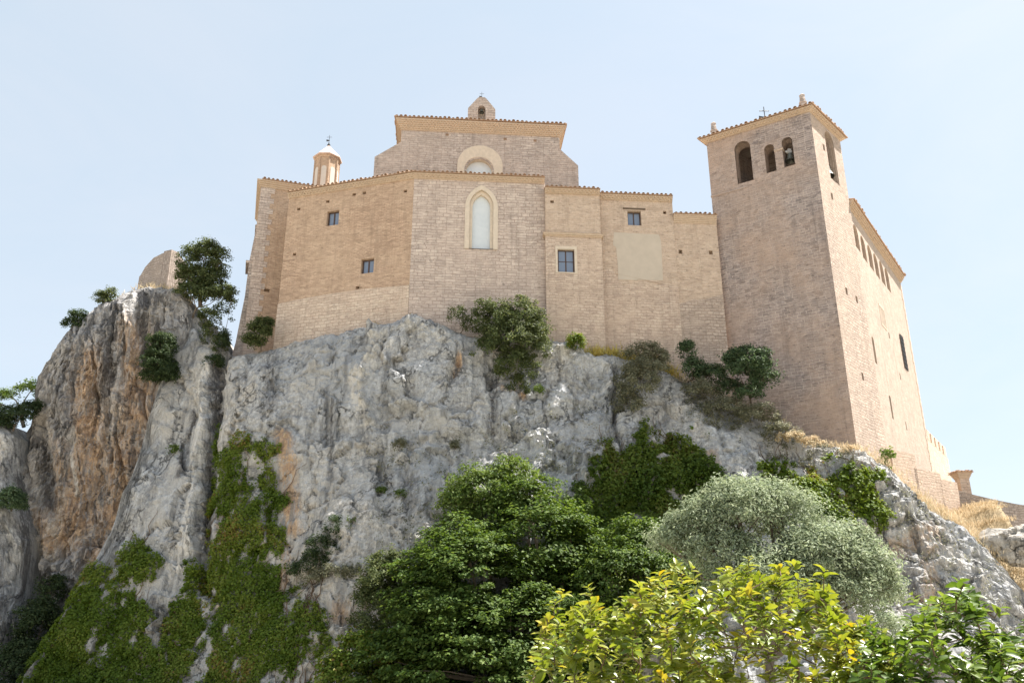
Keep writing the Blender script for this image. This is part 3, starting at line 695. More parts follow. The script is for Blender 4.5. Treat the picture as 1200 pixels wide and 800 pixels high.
def disp_main(v, px, py, lipd):
    k = np.clip(lipd / 2.2, .12, 1)
    w = v + .9 * np.stack([fbm(v * .4 + 3, 3), fbm(v * .4 + 13, 3), fbm(v * .4 + 23, 3)], 1)
    lk = np.clip(lipd / 1.4, .25, 1); left = np.clip((275 - px) / 40, 0, 1)
    rough = np.clip(.38 + 1.5 * fbm(v * .12 + 55, 3), .12, 1.15) * (1 - .5 * left) + np.clip((px - 980) / 120, 0, .6)
    d = .7 * fbm(w * .16, 3) * k
    d += .12 * (ridged(w * np.array([.55, .55, .12]), 4) - 1.1) * lk
    w2 = v + .5 * np.stack([fbm(v * .8 + 3, 3), fbm(v * .8 + 13, 3), fbm(v * .8 + 23, 3)], 1)
    f1, e1 = facets(w2 * np.array([.36, .36, .24]), 3); d += (.34 * f1 - .16 * np.exp(-(e1 / .05) ** 2)) * lk
    f2, e2 = facets(w2 * np.array([.95, .95, .75]) + 9, 5); d += rough * (.16 * f2 - .07 * np.exp(-(e2 / .06) ** 2)) * lk
    f3, e3 = facets((v + .15 * np.stack([pn(v * 2), pn(v * 2 + 9), pn(v * 2 + 19)], 1)) * np.array([2.2, 2.2, 1.9]), 8); d += (.15 + .85 * rough) * .06 * f3
    d += (.05 + rough) * (.06 * fbm(v * 1.7, 5, .65))
    d += .035 * pn(v * 4.4) + .03 * pn(v * np.array([6, 6, 3.]) + 5)
    zb_ = v[:, 2] * .42 + .05 * v[:, 0] + .55 * fbm(v * .22 + 40, 4); saw = zb_ % 1
    d += .26 * (saw ** 2 - .3) * np.clip(.35 + 1.6 * fbm(v * .2 + 90, 3), 0, 1.1) * lk
    zc_ = v[:, 2] * 1.25 + .4 * fbm(v * .5 + 20, 4); d += .10 * ((zc_ % 1) ** 2 - .3) * np.clip(1.8 * fbm(v * .3 + 60, 3), 0, 1) * lk
    # broken ledges on the right-hand nose of the hill
    nose = np.clip((px - 1000) / 60, 0, 1); zz = v[:, 2] + .5 * fbm(v * .5, 3) - .12 * v[:, 0]
    d += nose * .28 * (np.abs(((zz * .75) % 1) - .35) - .3)
    # the rock leans out over the smooth slab in the middle
    ln = [(440, 530), (490, 510), (560, 503), (615, 492), (650, 478), (700, 462), (722, 445)]
    q = segdist(px, py, ln); yl = np.interp(px, [p[0] for p in ln], [p[1] for p in ln]); bel = np.clip((py - yl) / 10, 0, 1) * np.exp(-np.clip(py - yl, 0, 999) / 38) * (px > 440) * (px < 722)
    d -= .55 * bel
    return d
zones = [(0, [(334, 515), (338, 580), (340, 620)], 11, 1.3), (0, [(335, 640), (325, 700)], 10, 1.0), (0, [(538, 415), (532, 432)], 5, 1.4), (0, [(262, 600), (250, 800)], 9, .7), (0, [(395, 720), (420, 700)], 16, .8),
         (0, [(1050, 640), (1090, 625), (1085, 700)], 16, .75), (0, [(832, 530), (840, 560)], 10, .7), (0, [(1010, 620), (1030, 660)], 10, .6), (0, [(585, 452), (612, 460)], 6, .9),
         (1, [(440, 385), (445, 415), (415, 445), (425, 495)], 9, 1.1), (1, [(462, 400), (430, 420)], 6, .9), (1, [(243, 425), (233, 500), (226, 560), (219, 620), (205, 660)], 5.5, 2.6), (1, [(640, 475), (680, 468), (715, 446)], 2.5, 1.3),  # white on the upper rib paints in sunlight; the gully streak is a stain
         (1, [(455, 540), (490, 520), (500, 515)], 8, .9), (1, [(620, 505), (690, 560)], 22, .6), (1, [(640, 400), (665, 420), (710, 430)], 9, .8), (1, [(480, 375), (520, 392)], 8, .8), (1, [(1050, 570), (1100, 620), (1170, 690)], 20, .35), (1, [(200, 640), (185, 740)], 4, 1.2),
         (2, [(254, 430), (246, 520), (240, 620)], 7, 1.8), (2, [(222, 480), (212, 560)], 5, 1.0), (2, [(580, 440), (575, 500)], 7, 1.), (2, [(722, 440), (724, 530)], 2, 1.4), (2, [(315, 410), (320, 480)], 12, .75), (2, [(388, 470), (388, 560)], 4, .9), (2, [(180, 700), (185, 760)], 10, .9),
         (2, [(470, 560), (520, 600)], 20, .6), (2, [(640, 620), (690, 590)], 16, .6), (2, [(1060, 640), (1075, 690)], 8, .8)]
grooves = [([(262, 415), (249, 500), (241, 580), (232, 680)], 9, 1.3, .4), ([(243, 430), (233, 500), (226, 560), (219, 640)], 4, -.35, .5), ([(205, 395), (222, 372), (250, 400)], 9, .8, .6), ([(722, 430), (722, 480), (725, 535)], 2.5, .5, .5), ([(575, 430), (577, 500)], 6, .35, .8), ([(437, 385), (447, 410), (420, 440), (428, 495)], 7, -.42, 1.6), ([(478, 374), (510, 384), (520, 395)], 7, -.25, 1.5),
           ([(536, 420), (528, 434)], 5, .5, .5), ([(384, 470), (388, 560), (380, 620)], 4, .25, .8), ([(600, 500), (650, 520), (700, 560)], 14, -.4, 1.6), ([(455, 545), (500, 520)], 8, -.35, 1.5), ([(345, 690), (400, 640)], 10, .5, .8), ([(640, 398), (668, 415), (712, 425)], 8, -.2, 1.4),
           ([(30, 792), (110, 690), (165, 560), (200, 430)], 6, -.3, .5), ([(1000, 545), (1075, 600), (1150, 700)], 30, -.4, .9)]
def rise_main(X): return np.interp(X, [20, 22, 25, 26, 28, 30, 32, 36], [0, 1.0, 2.0, 3.0, 7.2, 9.3, 10.0, 10.4])
cliff('cliff', ctrl, lip, -2.5, .115, M['limestone'], disp_main, zones, rise_main, 30, grooves)

lip2 = [(-10, 640, 57.5), (10, 590, 57.2), (20, 545, 57), (42, 480, 56.5), (55, 425, 56), (64, 400, 55.8), (85, 376, 55.4), (130, 347, 54.8), (160, 334, 54.5), (185, 331, 54.3), (212, 342, 54.3), (235, 370, 54.5), (260, 420, 55)]
ctrl2 = [(90, 420, 54.2), (150, 400, 53.2), (200, 420, 53.8), (60, 470, 54.8), (110, 480, 53.2), (160, 480, 53), (40, 540, 55), (90, 560, 53.4), (140, 560, 53.2), (60, 620, 54.2), (110, 640, 53.6), (30, 650, 55.5), (60, 690, 55.4), (90, 720, 54.6), (30, 720, 57), (60, 780, 56.5), (120, 800, 55), (230, 600, 55), (250, 800, 55), (0, 850, 57.5), (-20, 750, 58)]
def disp_out(v, px, py, lipd):
    a = px + (py - 330) * .10
    w = np.stack([v[:, 0] * 1.0 + .17 * v[:, 2], v[:, 1] * .3, v[:, 2] * .09], 1) + .12 * np.stack([fbm(v * .5, 3), fbm(v * .5 + 9, 3), fbm(v * .5 + 5, 3)], 1)
    k = np.clip(lipd / 1.5, .15, 1)
    d = .5 * fbm(v * .2, 3) * k + .55 * (ridged(w * .8, 3) - 1.1) * k + .16 * ridged(w * 2.6 + 5, 3) * k
    d += .10 * fbm(v * 1.3, 4) + .05 * fbm(v * 5, 3) + .16 * ridged(w * 5.2 + 15, 2) * k
    wl_ = np.stack([v[:, 0] + .17 * v[:, 2] + .25 * fbm(v * .35, 3), v[:, 1] * .2, v[:, 2] * .07], 1); d -= .5 * np.clip(np.abs(pn(wl_ * 1.15 + 3)) * -9 + 1, 0, 1) * k + .22 * np.clip(np.abs(pn(wl_ * 2.9 + 8)) * -7 + 1, 0, 1) * k
    f2, e2 = facets(v * np.array([.8, .8, .45]) + 9, 5); d += .14 * f2 * k
    # eaten-out foot
    d1, d2, iv = worley(v * np.array([.5, .5, .7]) + 4, 2); foot = np.clip((py - 590) / 60, 0, 1); d += foot * (.7 * (iv - .5) - .3 * np.exp(-((d2 - d1) / .08) ** 2))
    return d
zones2 = [(0, [(110, 430), (105, 520), (85, 620)], 30, 1.1), (0, [(160, 400), (165, 480), (140, 560), (115, 650)], 26, 1.1), (0, [(70, 520), (65, 590)], 14, .9), (0, [(45, 600), (60, 640)], 10, .9),
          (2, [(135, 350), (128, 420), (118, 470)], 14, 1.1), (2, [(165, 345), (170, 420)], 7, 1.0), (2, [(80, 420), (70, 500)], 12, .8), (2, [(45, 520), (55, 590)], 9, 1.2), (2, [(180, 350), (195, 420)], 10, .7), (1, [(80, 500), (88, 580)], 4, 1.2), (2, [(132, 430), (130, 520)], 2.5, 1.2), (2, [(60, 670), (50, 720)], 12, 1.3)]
cliff('rock_outcrop', ctrl2, lip2, -2, .11, M['streaked_rock'], disp_out, zones2, None, 16, [([(132, 430), (128, 500), (135, 560)], 3, .35, .6), ([(52, 500), (60, 600)], 8, .5, .5), ([(88, 500), (86, 580)], 4, -.3, .4)], crest=.3, rnd=1.2)
lip3 = [(-260, 540, 56), (-150, 510, 54), (-60, 486, 53), (-10, 490, 53), (8, 512, 53.4), (16, 560, 54), (28, 640, 53), (34, 700, 53.5), (40, 780, 55), (46, 830, 57)]
ctrl3 = [(-60, 600, 52), (-10, 560, 52.4), (0, 640, 51.6), (12, 620, 52.0), (5, 720, 51.4), (25, 740, 53), (-60, 760, 50.5), (0, 800, 51), (-200, 700, 52), (-200, 900, 50), (0, 900, 50.5), (40, 860, 55)]
def disp_far(v, px, py, lipd):
    d1, d2, iv = worley(v * np.array([.45, .45, .35]) + 2, 7); k = np.clip(lipd / 1.2, .2, 1)
    f1, e1 = facets(v * np.array([.6, .6, .5]) + 3, 4); f2, e2 = facets(v * np.array([1.6, 1.6, 1.4]), 6)
    return k * (.3 * f1 - .15 * np.exp(-(e1 / .05) ** 2) + .08 * f2 + .5 * fbm(v * .25, 3) + .5 * (iv - .5) - .25 * np.exp(-((d2 - d1) / .07) ** 2)) + .2 * fbm(v * 1.1, 5)
cliff('rock_buttress', ctrl3, lip3, -2, .13, M['limestone'], disp_far, [(1, [(0, 520), (10, 620)], 20, .6), (2, [(20, 740), (10, 790)], 14, 1.), (2, [(24, 560), (30, 640), (30, 720)], 7, 1.4), (2, [(-10, 640), (0, 700)], 12, .8)], None, 14, crest=.25)

# ground sheet to the horizon
g = MB(); n = 60
gx = np.concatenate([-np.geomspace(4000, 6, 18), np.linspace(-5, 5, 9), np.geomspace(6, 4000, 18)])
def gz(x, y): return -.25 * min(1, max(0, y - 2) / 20) + .12 * math.sin(x * .7) * math.sin(y * .5) * (abs(x) < 60) * (abs(y) < 60)
for i in range(len(gx) - 1):
    for j in range(len(gx) - 1):
        q = [(gx[i], gx[j]), (gx[i + 1], gx[j]), (gx[i + 1], gx[j + 1]), (gx[i], gx[j + 1])]
        g.face([(x, y, gz(x, y)) for x, y in q])
tag(g.build('ground', M['soil'], smooth=True), kind='structure')

# ------------------------------------------------------------------ castle: apse with its canted brick wall
ZE = 31.6
W0 = P(338.7, 232, 52.6)[:2]; W1 = P(485.5, 206, 49.9)[:2]; W2 = P(638, 214, 50.6)[:2]
def eave_z(w, px, py): return w.px(px, py)[1]
wl, wc = Wall(W0, W1), Wall(W1, W2)
ze = (wl.px(337, 229)[1] + wl.px(480, 204)[1] + wc.px(640, 211)[1]) / 3
apse = thing('apse', 'canted brick and ashlar apse with a tall pointed window on the cliff edge', 'apse', (*(W0 * .2 + W1 * .5 + W2 * .3), 19))
m = MB(); hs = []
win_l = [pxrect(wl, 383, 397, 247, 264), pxrect(wl, 423, 438, 303, 320)]
put = [(350, 245), (384, 236), (415, 228), (427, 226), (475, 224), (345, 298), (419, 337)]
holes = [rect(*r) for r in win_l]
for x, y in put:
    u, z = wl.px(x, y); holes.append(rect(u - .13, u + .13, z - .1, z + .1))
wl.poly(m, [(0, 12), (wl.L, 12), (wl.L, ze), (0, ze)], holes, .34)
bk = Wall(W0 + np.array([1.5, 9]), W0); bk.poly(m, [(0, 12), (bk.L, 12), (bk.L, ze), (0, ze)])
m.build('brick_wall', M['brickwork'], apse)
m = MB(); u0, u1 = wc.px(553.5, 262)[0], wc.px(574.5, 262)[0]; za, zb_ = wc.px(563, 292)[1], wc.px(563, 227)[1]
lanc = arch(u0 - .22, u1 + .22, za, zb_ + .3, True)
wc.poly(m, [(0, 12), (wc.L, 12), (wc.L, ze), (0, ze)], [lanc], .55, back=False)
bk2 = Wall(W2, W2 + np.array([.5, 8])); bk2.poly(m, [(0, 12), (bk2.L, 12), (bk2.L, ze), (0, ze)])
m.build('ashlar_wall', M['ashlar'], apse)
m = MB(); o_ = arch(u0 - .5, u1 + .5, za, zb_ + .62, True); i_ = arch(u0 - .2, u1 + .2, za, zb_ + .28, True); wc.ring(m, o_, i_, .07, -.1)
j_ = arch(u0, u1, za + .02, zb_, True); k_ = arch(u0 - .2, u1 + .2, za + .0, zb_ + .28, True); wc.ring(m, k_, j_, -.12, -.42)
wn_ = m.build('lancet_window', M['gold_stone'], apse)
m = MB(); wc.face(m, arch(u0 - .02, u1 + .02, za, zb_ + .02, True), -.36); m.build('pane', M['alabaster'], wn_)
for r in win_l: window(wl, r, apse, -.26, 1, 0, t=.09)
# plinth of paler stone below a stepped line
m = MB(); uz = [wl.px(*q) for q in ((322, 357), (345, 352), (390, 344), (430, 338.5), (482, 334))]
uz = [(max(0, min(wl.L, u)), z) for u, z in uz]; uz[0] = (-.02, uz[0][1]); uz[-1] = (wl.L + .0, uz[-1][1])
wl.poly(m, [(-.02, 12), (wl.L, 12)] + uz[::-1], d=.045)
for (a, za_), (b, zb2) in zip(uz, uz[1:]):
    m.face([wl.p(a, za_, .045), wl.p(b, zb2, .045), wl.p(b, zb2, -.02), wl.p(a, za_, -.02)])
m.face([wl.p(-.02, 12, -.3), wl.p(-.02, 12, .045), wl.p(-.02, uz[0][1], .045), wl.p(-.02, uz[0][1], -.3)])
m.build('stone_plinth', M['base_stone'], apse)
cornice(apse, [W0, W1, W2], ze, M['cornice_brick'], 3, .085, .11)
tiles(apse, [W0, W1, W2], ze + .05, .36, .28, 4.2)

# church body above
D = (W2 - W1) / np.linalg.norm(W2 - W1)
C0 = P(437, 200, 55.6)[:2]; C1 = C0 + D * 20; wch = Wall(C0, C1)
church = thing('church', 'tall stone church body with arched window and deep brick cornice above the apse', 'church', (*(C0 + D * 6), 24))
q = [wch.px(*p) for p in ((438, 186), (470, 163), (656, 178), (678, 192))]; zt = (wch.px(466, 139)[1] + wch.px(658, 151)[1]) / 2
ua, ub = q[1][0], q[2][0]; uL, uR = wch.px(438, 200)[0], wch.px(678, 210)[0]; zs = (q[1][1] + q[2][1]) / 2; zsl = (q[0][1] + q[3][1]) / 2
m = MB(); r0 = pxrect(wch, 546, 577, 186, 206)
hole = arch(r0[0], r0[1], r0[2] - 1.5, r0[3])
wch.poly(m, [(uL, 22), (uR, 22), (uR, zsl), (ub, zs), (ub, zt), (ua, zt), (ua, zs), (uL, zsl)], [hole], .7, back=False)
for side, us, sgn in (('l', uL, -1), ('r', uR, 1)):
    um = ua if sgn < 0 else ub
    m.face([wch.p(us, 22, 0), wch.p(us, 22, -2.2), wch.p(us, zsl, -2.2), wch.p(us, zsl, 0)][::-sgn], [(0, 22), (2.2, 22), (2.2, zsl), (0, zsl)][::-sgn])
    m.face([wch.p(us, zsl, 0), wch.p(us, zsl, -2.2), wch.p(um, zs, -2.2), wch.p(um, zs, 0)][::-sgn])
    m.face([wch.p(um, 22, 0), wch.p(um, 22, -9), wch.p(um, zt, -9), wch.p(um, zt, 0)][::-sgn], [(0, 22), (9, 22), (9, zt), (0, zt)][::-sgn])
    m.face([wch.p(us, 22, -2.2), wch.p(um, 22, -2.2), wch.p(um, zs, -2.2), wch.p(us, zsl, -2.2)])
for x, y in ((524, 158), (592, 163), (627, 165)):
    u, z = wch.px(x, y); wch.box(m, u - .12, u + .12, z - .1, z + .1, .01, -.05, 1)
m.build('stone_wall', [M['ashlar_church'], M['dark_brick']], church)
m = MB(); ro = pxrect(wch, 536, 589, 171, 206); wch.ring(m, arch(ro[0], ro[1], ro[2] - 1.5, ro[3]), arch(r0[0] - .12, r0[1] + .12, r0[2] - 1.5, r0[3] + .12), .05, -.1)
wch.ring(m, arch(r0[0] - .12, r0[1] + .12, r0[2] - 1.5, r0[3] + .12), arch(r0[0] + .02, r0[1] - .02, r0[2] - 1.5, r0[3] - .02), -.1, -.5)
aw = m.build('arched_window', M['gold_stone'], church)
m = MB(); wch.face(m, arch(r0[0], r0[1], r0[2] - 1.5, r0[3]), -.45); m.build('pane', M['alabaster'], aw)
pth = [np.array(wch.p(ua, 0, -9)[:2]), np.array(wch.p(ua, 0)[:2]), np.array(wch.p(ub, 0)[:2]), np.array(wch.p(ub, 0, -9)[:2])]
cornice(church, pth, zt - .08, M['cornice_brick'], 6, .075, .135)
hq = [np.array(wch.p(ua, 0)[:2]), np.array(wch.p(ub, 0)[:2]), np.array(wch.p(ub, 0, -9)[:2]), np.array(wch.p(ua, 0, -9)[:2])]
tiles(church, hq, zt, .54, .2, 9, .33, .12, True, (*(sum(hq) / 4), 0))
# bell gable
gbl = thing('bell_gable', 'small gabled stone bell cote standing on the church roof', 'bell gable', P(564, 142, 57.2))
G0 = P(548, 130, 57)[:2]; wg = Wall(G0, G0 + D * 5); L_, R_ = wg.px(548.5, 130)[0], wg.px(580.5, 130)[0]
zb0 = wg.px(564, 146)[1]; zsh = (wg.px(549, 127)[1] + wg.px(580, 128)[1]) / 2; ztp = wg.px(565, 114)[1]; cm = (L_ + R_) / 2; hw = .36
out = [(L_, zb0 - .5), (R_, zb0 - .5), (R_, zsh), (cm + hw, ztp - .12), (cm + hw * .6, ztp), (cm - hw * .6, ztp), (cm - hw, ztp - .12), (L_, zsh)]
ga = pxrect(wg, 560, 569, 124, 141); gh = arch(ga[0], ga[1], ga[2], ga[3])
m = MB(); wg.poly(m, out, [gh], .5, back=True); wg.reveal(m, out, 0, -.7)
wb = Wall(wg.p(10, 0, -.7)[:2], wg.p(0, 0, -.7)[:2])
wb.poly(m, [(10 - u, z) for u, z in out][::-1])
m.build('gable_wall', M['ashlar_church'], gbl)
m = MB(); wg.box(m, L_ - .15, R_ + .12, zb0 - .5, zb0 + .12, .14, -.84); m.build('base_course', M['ashlar'], gbl)
vane(gbl, wg.p(cm, ztp - .02, -.35), .75, M['iron'])
def bell(name, c, r, label, yoke=True):
    t = thing(name, label, 'bell', c, 'bells of the church and tower')
    m = MB(); m.lathe(c, [(0, .0), (.3 * r, -.02 * r), (.5 * r, -.15 * r), (.58 * r, -.6 * r), (.68 * r, -1.1 * r), (.85 * r, -1.45 * r), (1. * r, -1.65 * r), (.93 * r, -1.66 * r), (.6 * r, -1.0 * r), (.45 * r, -.3 * r), (0, -.2 * r)], 18)
    m.build('bell_body', M['bronze'], t, smooth=True)
    m = MB(); c = np.array(c, float); m.tube([c + (0, 0, -.2 * r), c + (0, 0, -1.6 * r)], r * .06, 6); m.lathe(c + (0, 0, -1.6 * r), [(0, -.15 * r), (.13 * r, 0), (0, .15 * r)], 8); m.build('clapper', M['iron'], t)
    if yoke:
        m = MB(); dx = np.array([.8, .55, 0]) * r * 1.05
        m.tube([c - dx + (0, 0, .08 * r), c + dx + (0, 0, .08 * r)], r * .2, 6)
        m.hexa([c + np.array(q) * r for q in ((-.45, -.2, .1), (.45, -.2, .1), (.45, .2, .1), (-.45, .2, .1), (-.3, -.18, .95), (.3, -.18, .95), (.3, .18, .95), (-.3, .18, .95))])
        m.build('yoke', M['yoke'], t)
    return t
gc = wg.p((ga[0] + ga[1]) / 2, ga[3] - .16, -.24); bell('bell', gc, (ga[1] - ga[0]) * .33, 'little bell hanging in the bell cote on the church roof', False)

# left sacristy block behind the brick wall, with quoins
S1 = P(338, 240, 55.2)[:2]; S0 = P(304, 240, 54.6)[:2]; ws = Wall(S0, S0 + (S1 - S0) / np.linalg.norm(S1 - S0) * 5.6)
zsac = ws.px(304, 212)[1]
sac = thing('sacristy', 'narrow brick side block with pale stone corner at the left end of the apse', 'building', (*S0, 19))
m = MB(); ws.poly(m, [(.62, 12), (ws.L, 12), (ws.L, zsac), (.62, zsac)], [rect(*[a + b for a, b in zip((0, 0, 0, 0), (ws.px(312, 340)[0] - .15, ws.px(312, 340)[0] + .22, ws.px(312, 340)[1] - .12, ws.px(312, 340)[1] + .12))])], .35); m.build('brick_wall', M['brickwork'], sac)
m = MB(); zq = 12.
k = 0
while zq < zsac - .01:
    z1 = min(zq + .42, zsac); e = .72 if k % 2 else .98
    ws.box(m, -.03, e, zq + .006, z1 - .006, .03 + .004 * (k % 3), -2.2 - .2 * (k % 2)); zq = z1; k += 1
m.build('quoin_corner', M['ashlar'], sac)
m = MB(); sb = Wall(np.array(ws.p(0, 0, -8)[:2]), np.array(ws.p(0, 0)[:2])); sb.poly(m, [(0, 12), (sb.L, 12), (sb.L, zsac), (0, zsac)])
# flared buttress against the rock
b0, b1 = ws.px(287, 345), ws.px(272, 420)
m.build('side_wall', M['ashlar'], sac)
m = MB(); bt = [ws.px(301, 262), ws.px(292, 305), ws.px(287, 345), ws.px(276, 400), ws.px(264, 440)]
prof = [(-.02, bt[0][1])] + bt + [(.1, bt[-1][1])]
ws.poly(m, prof[::-1], d=-.3); ws.reveal(m, prof, -.3, -3.)
m.build('buttress', M['ashlar_church'], sac)
m = MB(); ws.box(m, bt[1][0] - .22, .1, bt[1][1] - .05, bt[1][1] + .12, -.28, -2.4); m.build('drip_course', M['ashlar'], sac); m = MB(); ws.box(m, bt[0][0] - .1, .1, bt[0][1] - .03, bt[0][1] + .06, -.28, -2.); m.build('drip_course', M['ashlar'], sac)
pth = [np.array(ws.p(0, 0, -6)[:2]), np.array(ws.p(0, 0)[:2]), np.array(ws.p(ws.L, 0)[:2])]
cornice(sac, pth, zsac, M['cornice_brick'], 4, .085, .12, dent=False); tiles(sac, pth[1:], zsac + .05, .42, .24, 2.6)

# lantern turret
lc = P(381.5, 215, 58.5); lant = thing('lantern_turret', 'slim brick lantern turret with white panels and pointed pink cap', 'turret', lc)
zl0, zl1, zl2 = P(381, 235, 58.5)[2], P(381, 188, 58.5)[2], P(383, 175, 58.5)[2]; rl = 16.2 * 58.5 / 1000
m = MB(); m.lathe((lc[0], lc[1], 0), [(rl, zl0), (rl, zl1 - .28), (rl * 1.06, zl1 - .24), (rl * 1.06, zl1 - .12), (rl * 1.13, zl1 - .08), (rl * 1.13, zl1)], 8, a0=R(22.5)); drum = m.build('drum', M['brickwork'], lant)
m = MB()
for k in range(8):
    a = R(45 * k); nrm_ = np.array([math.cos(a), math.sin(a)]); tg = np.array([-nrm_[1], nrm_[0]]); ap = rl * math.cos(R(22.5))
    cpt = lc[:2] + nrm_ * ap; w_ = Wall(cpt - tg * .29 , cpt + tg * .29); w_ = w_ if w_.n @ nrm_ > 0 else Wall(cpt + tg * .29, cpt - tg * .29)
    w_.poly(m, arch(.09, .49, zl0 + .6, zl1 - 1.0), d=.02); w_.reveal(m, arch(.09, .49, zl0 + .6, zl1 - 1.0), .02, -.05)
m.build('panel', M['whitewash'], drum)
m = MB()
for k in range(8):
    a = R(45 * k + 22.5); c_ = lc[:2] + np.array([math.cos(a), math.sin(a)]) * rl * .99
    m.tube([(c_[0], c_[1], zl0), (c_[0], c_[1], zl1 - .28)], .085, 6)
m.build('corner_pier', M['brickwork'], drum)
m = MB(); m.lathe((lc[0], lc[1], 0), [(rl * 1.0, zl1 - .02), (rl * 1.22, zl1), (rl * 1.22, zl1 + .07), (.07, zl2 + .3), (0, zl2 + .32)], 8, a0=R(22.5)); m.build('cap_roof', M['pinkstone'], lant)
m = MB(); m.lathe((lc[0], lc[1], zl2 + .38), [(0, -.13), (.12, -.05), (.13, .02), (.06, .1), (0, .14)], 10); m.build('finial', M['iron'], lant)
vane(lant, (lc[0], lc[1], zl2 + .45), .85, M['iron'])

# square annex
A0 = P(638.5, 240, 50.1)[:2]; A1 = A0 + D * (P(703.5, 240, 50.4)[0] - A0[0]); wa = Wall(A0, A1); za_ = (wa.px(640, 221)[1] + wa.px(702, 225)[1]) / 2
ann = thing('annex', 'square stone annex with a blue window below a brick ledge beside the apse', 'building', (*((A0 + A1) / 2), 19))
m = MB(); rw = pxrect(wa, 653.5, 673.5, 292, 319)
uh, zh = wa.px(647, 236); low = pxrect(wa, 640, 700, 272, 277); zl = (low[2] + low[3]) / 2
wa.poly(m, [(0, 12), (wa.L, 12), (wa.L, zl), (0, zl)], [rect(*rw)], .4)
m.build('stone_wall', M['rubble'], ann)
m = MB(); wa.poly(m, [(0, zl), (wa.L, zl), (wa.L, za_), (0, za_)], [rect(uh - .12, uh + .12, zh - .11, zh + .11)], .3, d=-.03)
for a, b, e in ((A0 + wa.n * 0, A0 - wa.n * -0 + np.array([0, 6]), 0), ):
    q = Wall(A0 + np.array([0.0, 6.]), A0); q.poly(m, [(0, 12), (q.L, 12), (q.L, za_), (0, za_)])
q = Wall(A1, A1 + np.array([0, 6.])); q.poly(m, [(0, 12), (q.L, 12), (q.L, za_), (0, za_)])
m.build('upper_wall', M['house_stone'], ann)
m = MB(); sweep(m, [A0 + np.array([0, .5]), A0, A1, A1 + np.array([0, .5])], [(-.02, zl - .2), (.06, zl - .2), (.06, zl - .1), (.13, zl - .1), (.13, zl), (.16, zl + .02), (.0, zl + .1), (-.02, zl + .1)]); m.build('string_course', M['cornice_brick'], ann)
m = MB(); wa.ring(m, rect(rw[0] - .14, rw[1] + .16, rw[2] - .06, rw[3] + .22), rect(rw[0] + .004, rw[1] - .004, rw[2] + .004, rw[3] - .004), .025, -.2)
f = m.build('window_surround', M['gold_stone'], ann)
window(wa, (rw[0] + .02, rw[1] - .02, rw[2] + .01, rw[3] - .01), ann, -.22, 1, 1)
cornice(ann, [A0, A1], za_, M['cornice_brick'], 3, .08, .1); tiles(ann, [A0, A1], za_ + .05, .34, .28, 4.)

# house with the cement patch, and the lower curtain wall
H0 = P(703, 240, 51.0)[:2]; H1 = H0 + D * (P(788.5, 260, 51.7)[0] - H0[0]); wh = Wall(H0, H1); zh_ = (wh.px(706, 228)[1] + wh.px(786, 233)[1]) / 2
house = thing('house', 'tan stone house with small top window and a grey cement patch', 'house', (*((H0 + H1) / 2), 18))
rw = pxrect(wh, 735.5, 751.5, 247, 264)
m = MB(); wh.poly(m, [(0, 12), (wh.L, 12), (wh.L, zh_), (0, zh_)], [rect(*rw)] + [rect(wh.px(x, y)[0] - a, wh.px(x, y)[0] + a, wh.px(x, y)[1] - .12, wh.px(x, y)[1] + .12) for x, y, a in ((779, 249, .11), (716, 338, .14))], .38)
q = Wall(H1, H1 + np.array([0., 6])); q.poly(m, [(0, 12), (q.L, 12), (q.L, zh_), (0, zh_)])
m.build('stone_wall', M['house_stone'], house)
window(wh, rw, house, -.3, 1, 0)
m = MB(); wh.box(m, rw[0] - .3, rw[1] + .32, rw[3] + .08, rw[3] + .2, .03, -.2); m.build('lintel', M['old_wood'], house)
m = MB(); zlo = wh.px(745, 333)[1]; us = np.linspace(0, wh.L, 9); zs_ = [zlo + .18 * math.sin(k * 2.1) + (.9 if k < 2 else 0) for k in range(9)]
wh.poly(m, [(0, 12), (wh.L, 12)] + [(u, z) for u, z in zip(us[::-1], zs_[::-1])], d=.03); wh.reveal(m, [(u, z) for u, z in zip(us, zs_)], .03, -.01)
m.build('rough_base', M['rubble'], house)
rp = pxrect(wh, 719, 776, 274, 328); m = MB()
pts = [(rp[0] + .3, rp[2]), (rp[1] - .05, rp[2] + .02), (rp[1], rp[3] - .5), (rp[1] - .12, rp[3]), (rp[0] + .1, rp[3] + .04), (rp[0], rp[3] - .9), (rp[0] + .2, rp[3] - 1.1)]
wh.poly(m, pts, d=.012); wh.reveal(m, pts, .012, -.01)
pt2 = [(rp[0] + .25, rp[2] - .03), (rp[0] + 1.5, rp[2] - .03), (rp[0] + 1.5, rp[2] + 1.3), (rp[0] + .25, rp[2] + 1.35)]; wh.poly(m, pt2, d=.02); wh.reveal(m, pt2, .02, .0)
m.build('cement_patch', M['cement'], house)
cornice(house, [H0, H1], zh_, M['cornice_brick'], 3, .08, .11); tiles(house, [H0, H1], zh_ + .05, .34, .28, 4.)
K0 = H1 - wh.n * .06 + D * .0; K1 = K0 + D * float((P(828, 168, 52.2)[:2] - K0) @ D); wk = Wall(K0, K1); zk = (wk.px(792, 252)[1] + wk.px(835, 255)[1]) / 2
cw = thing('curtain_wall', 'low tan wall with a tiled coping joining the house to the tower', 'wall', (*((K0 + K1) / 2), 17))
m = MB(); wk.poly(m, [(0, 10), (wk.L, 10), (wk.L, zk), (0, zk)], [rect(wk.px(x, y)[0] - .13, wk.px(x, y)[0] + .13, wk.px(x, y)[1] - .15, wk.px(x, y)[1] + .15) for x, y in ((797.5, 295), (833, 296), (800, 363), (799, 384))], .35); m.build('stone_wall', M['house_stone'], cw)
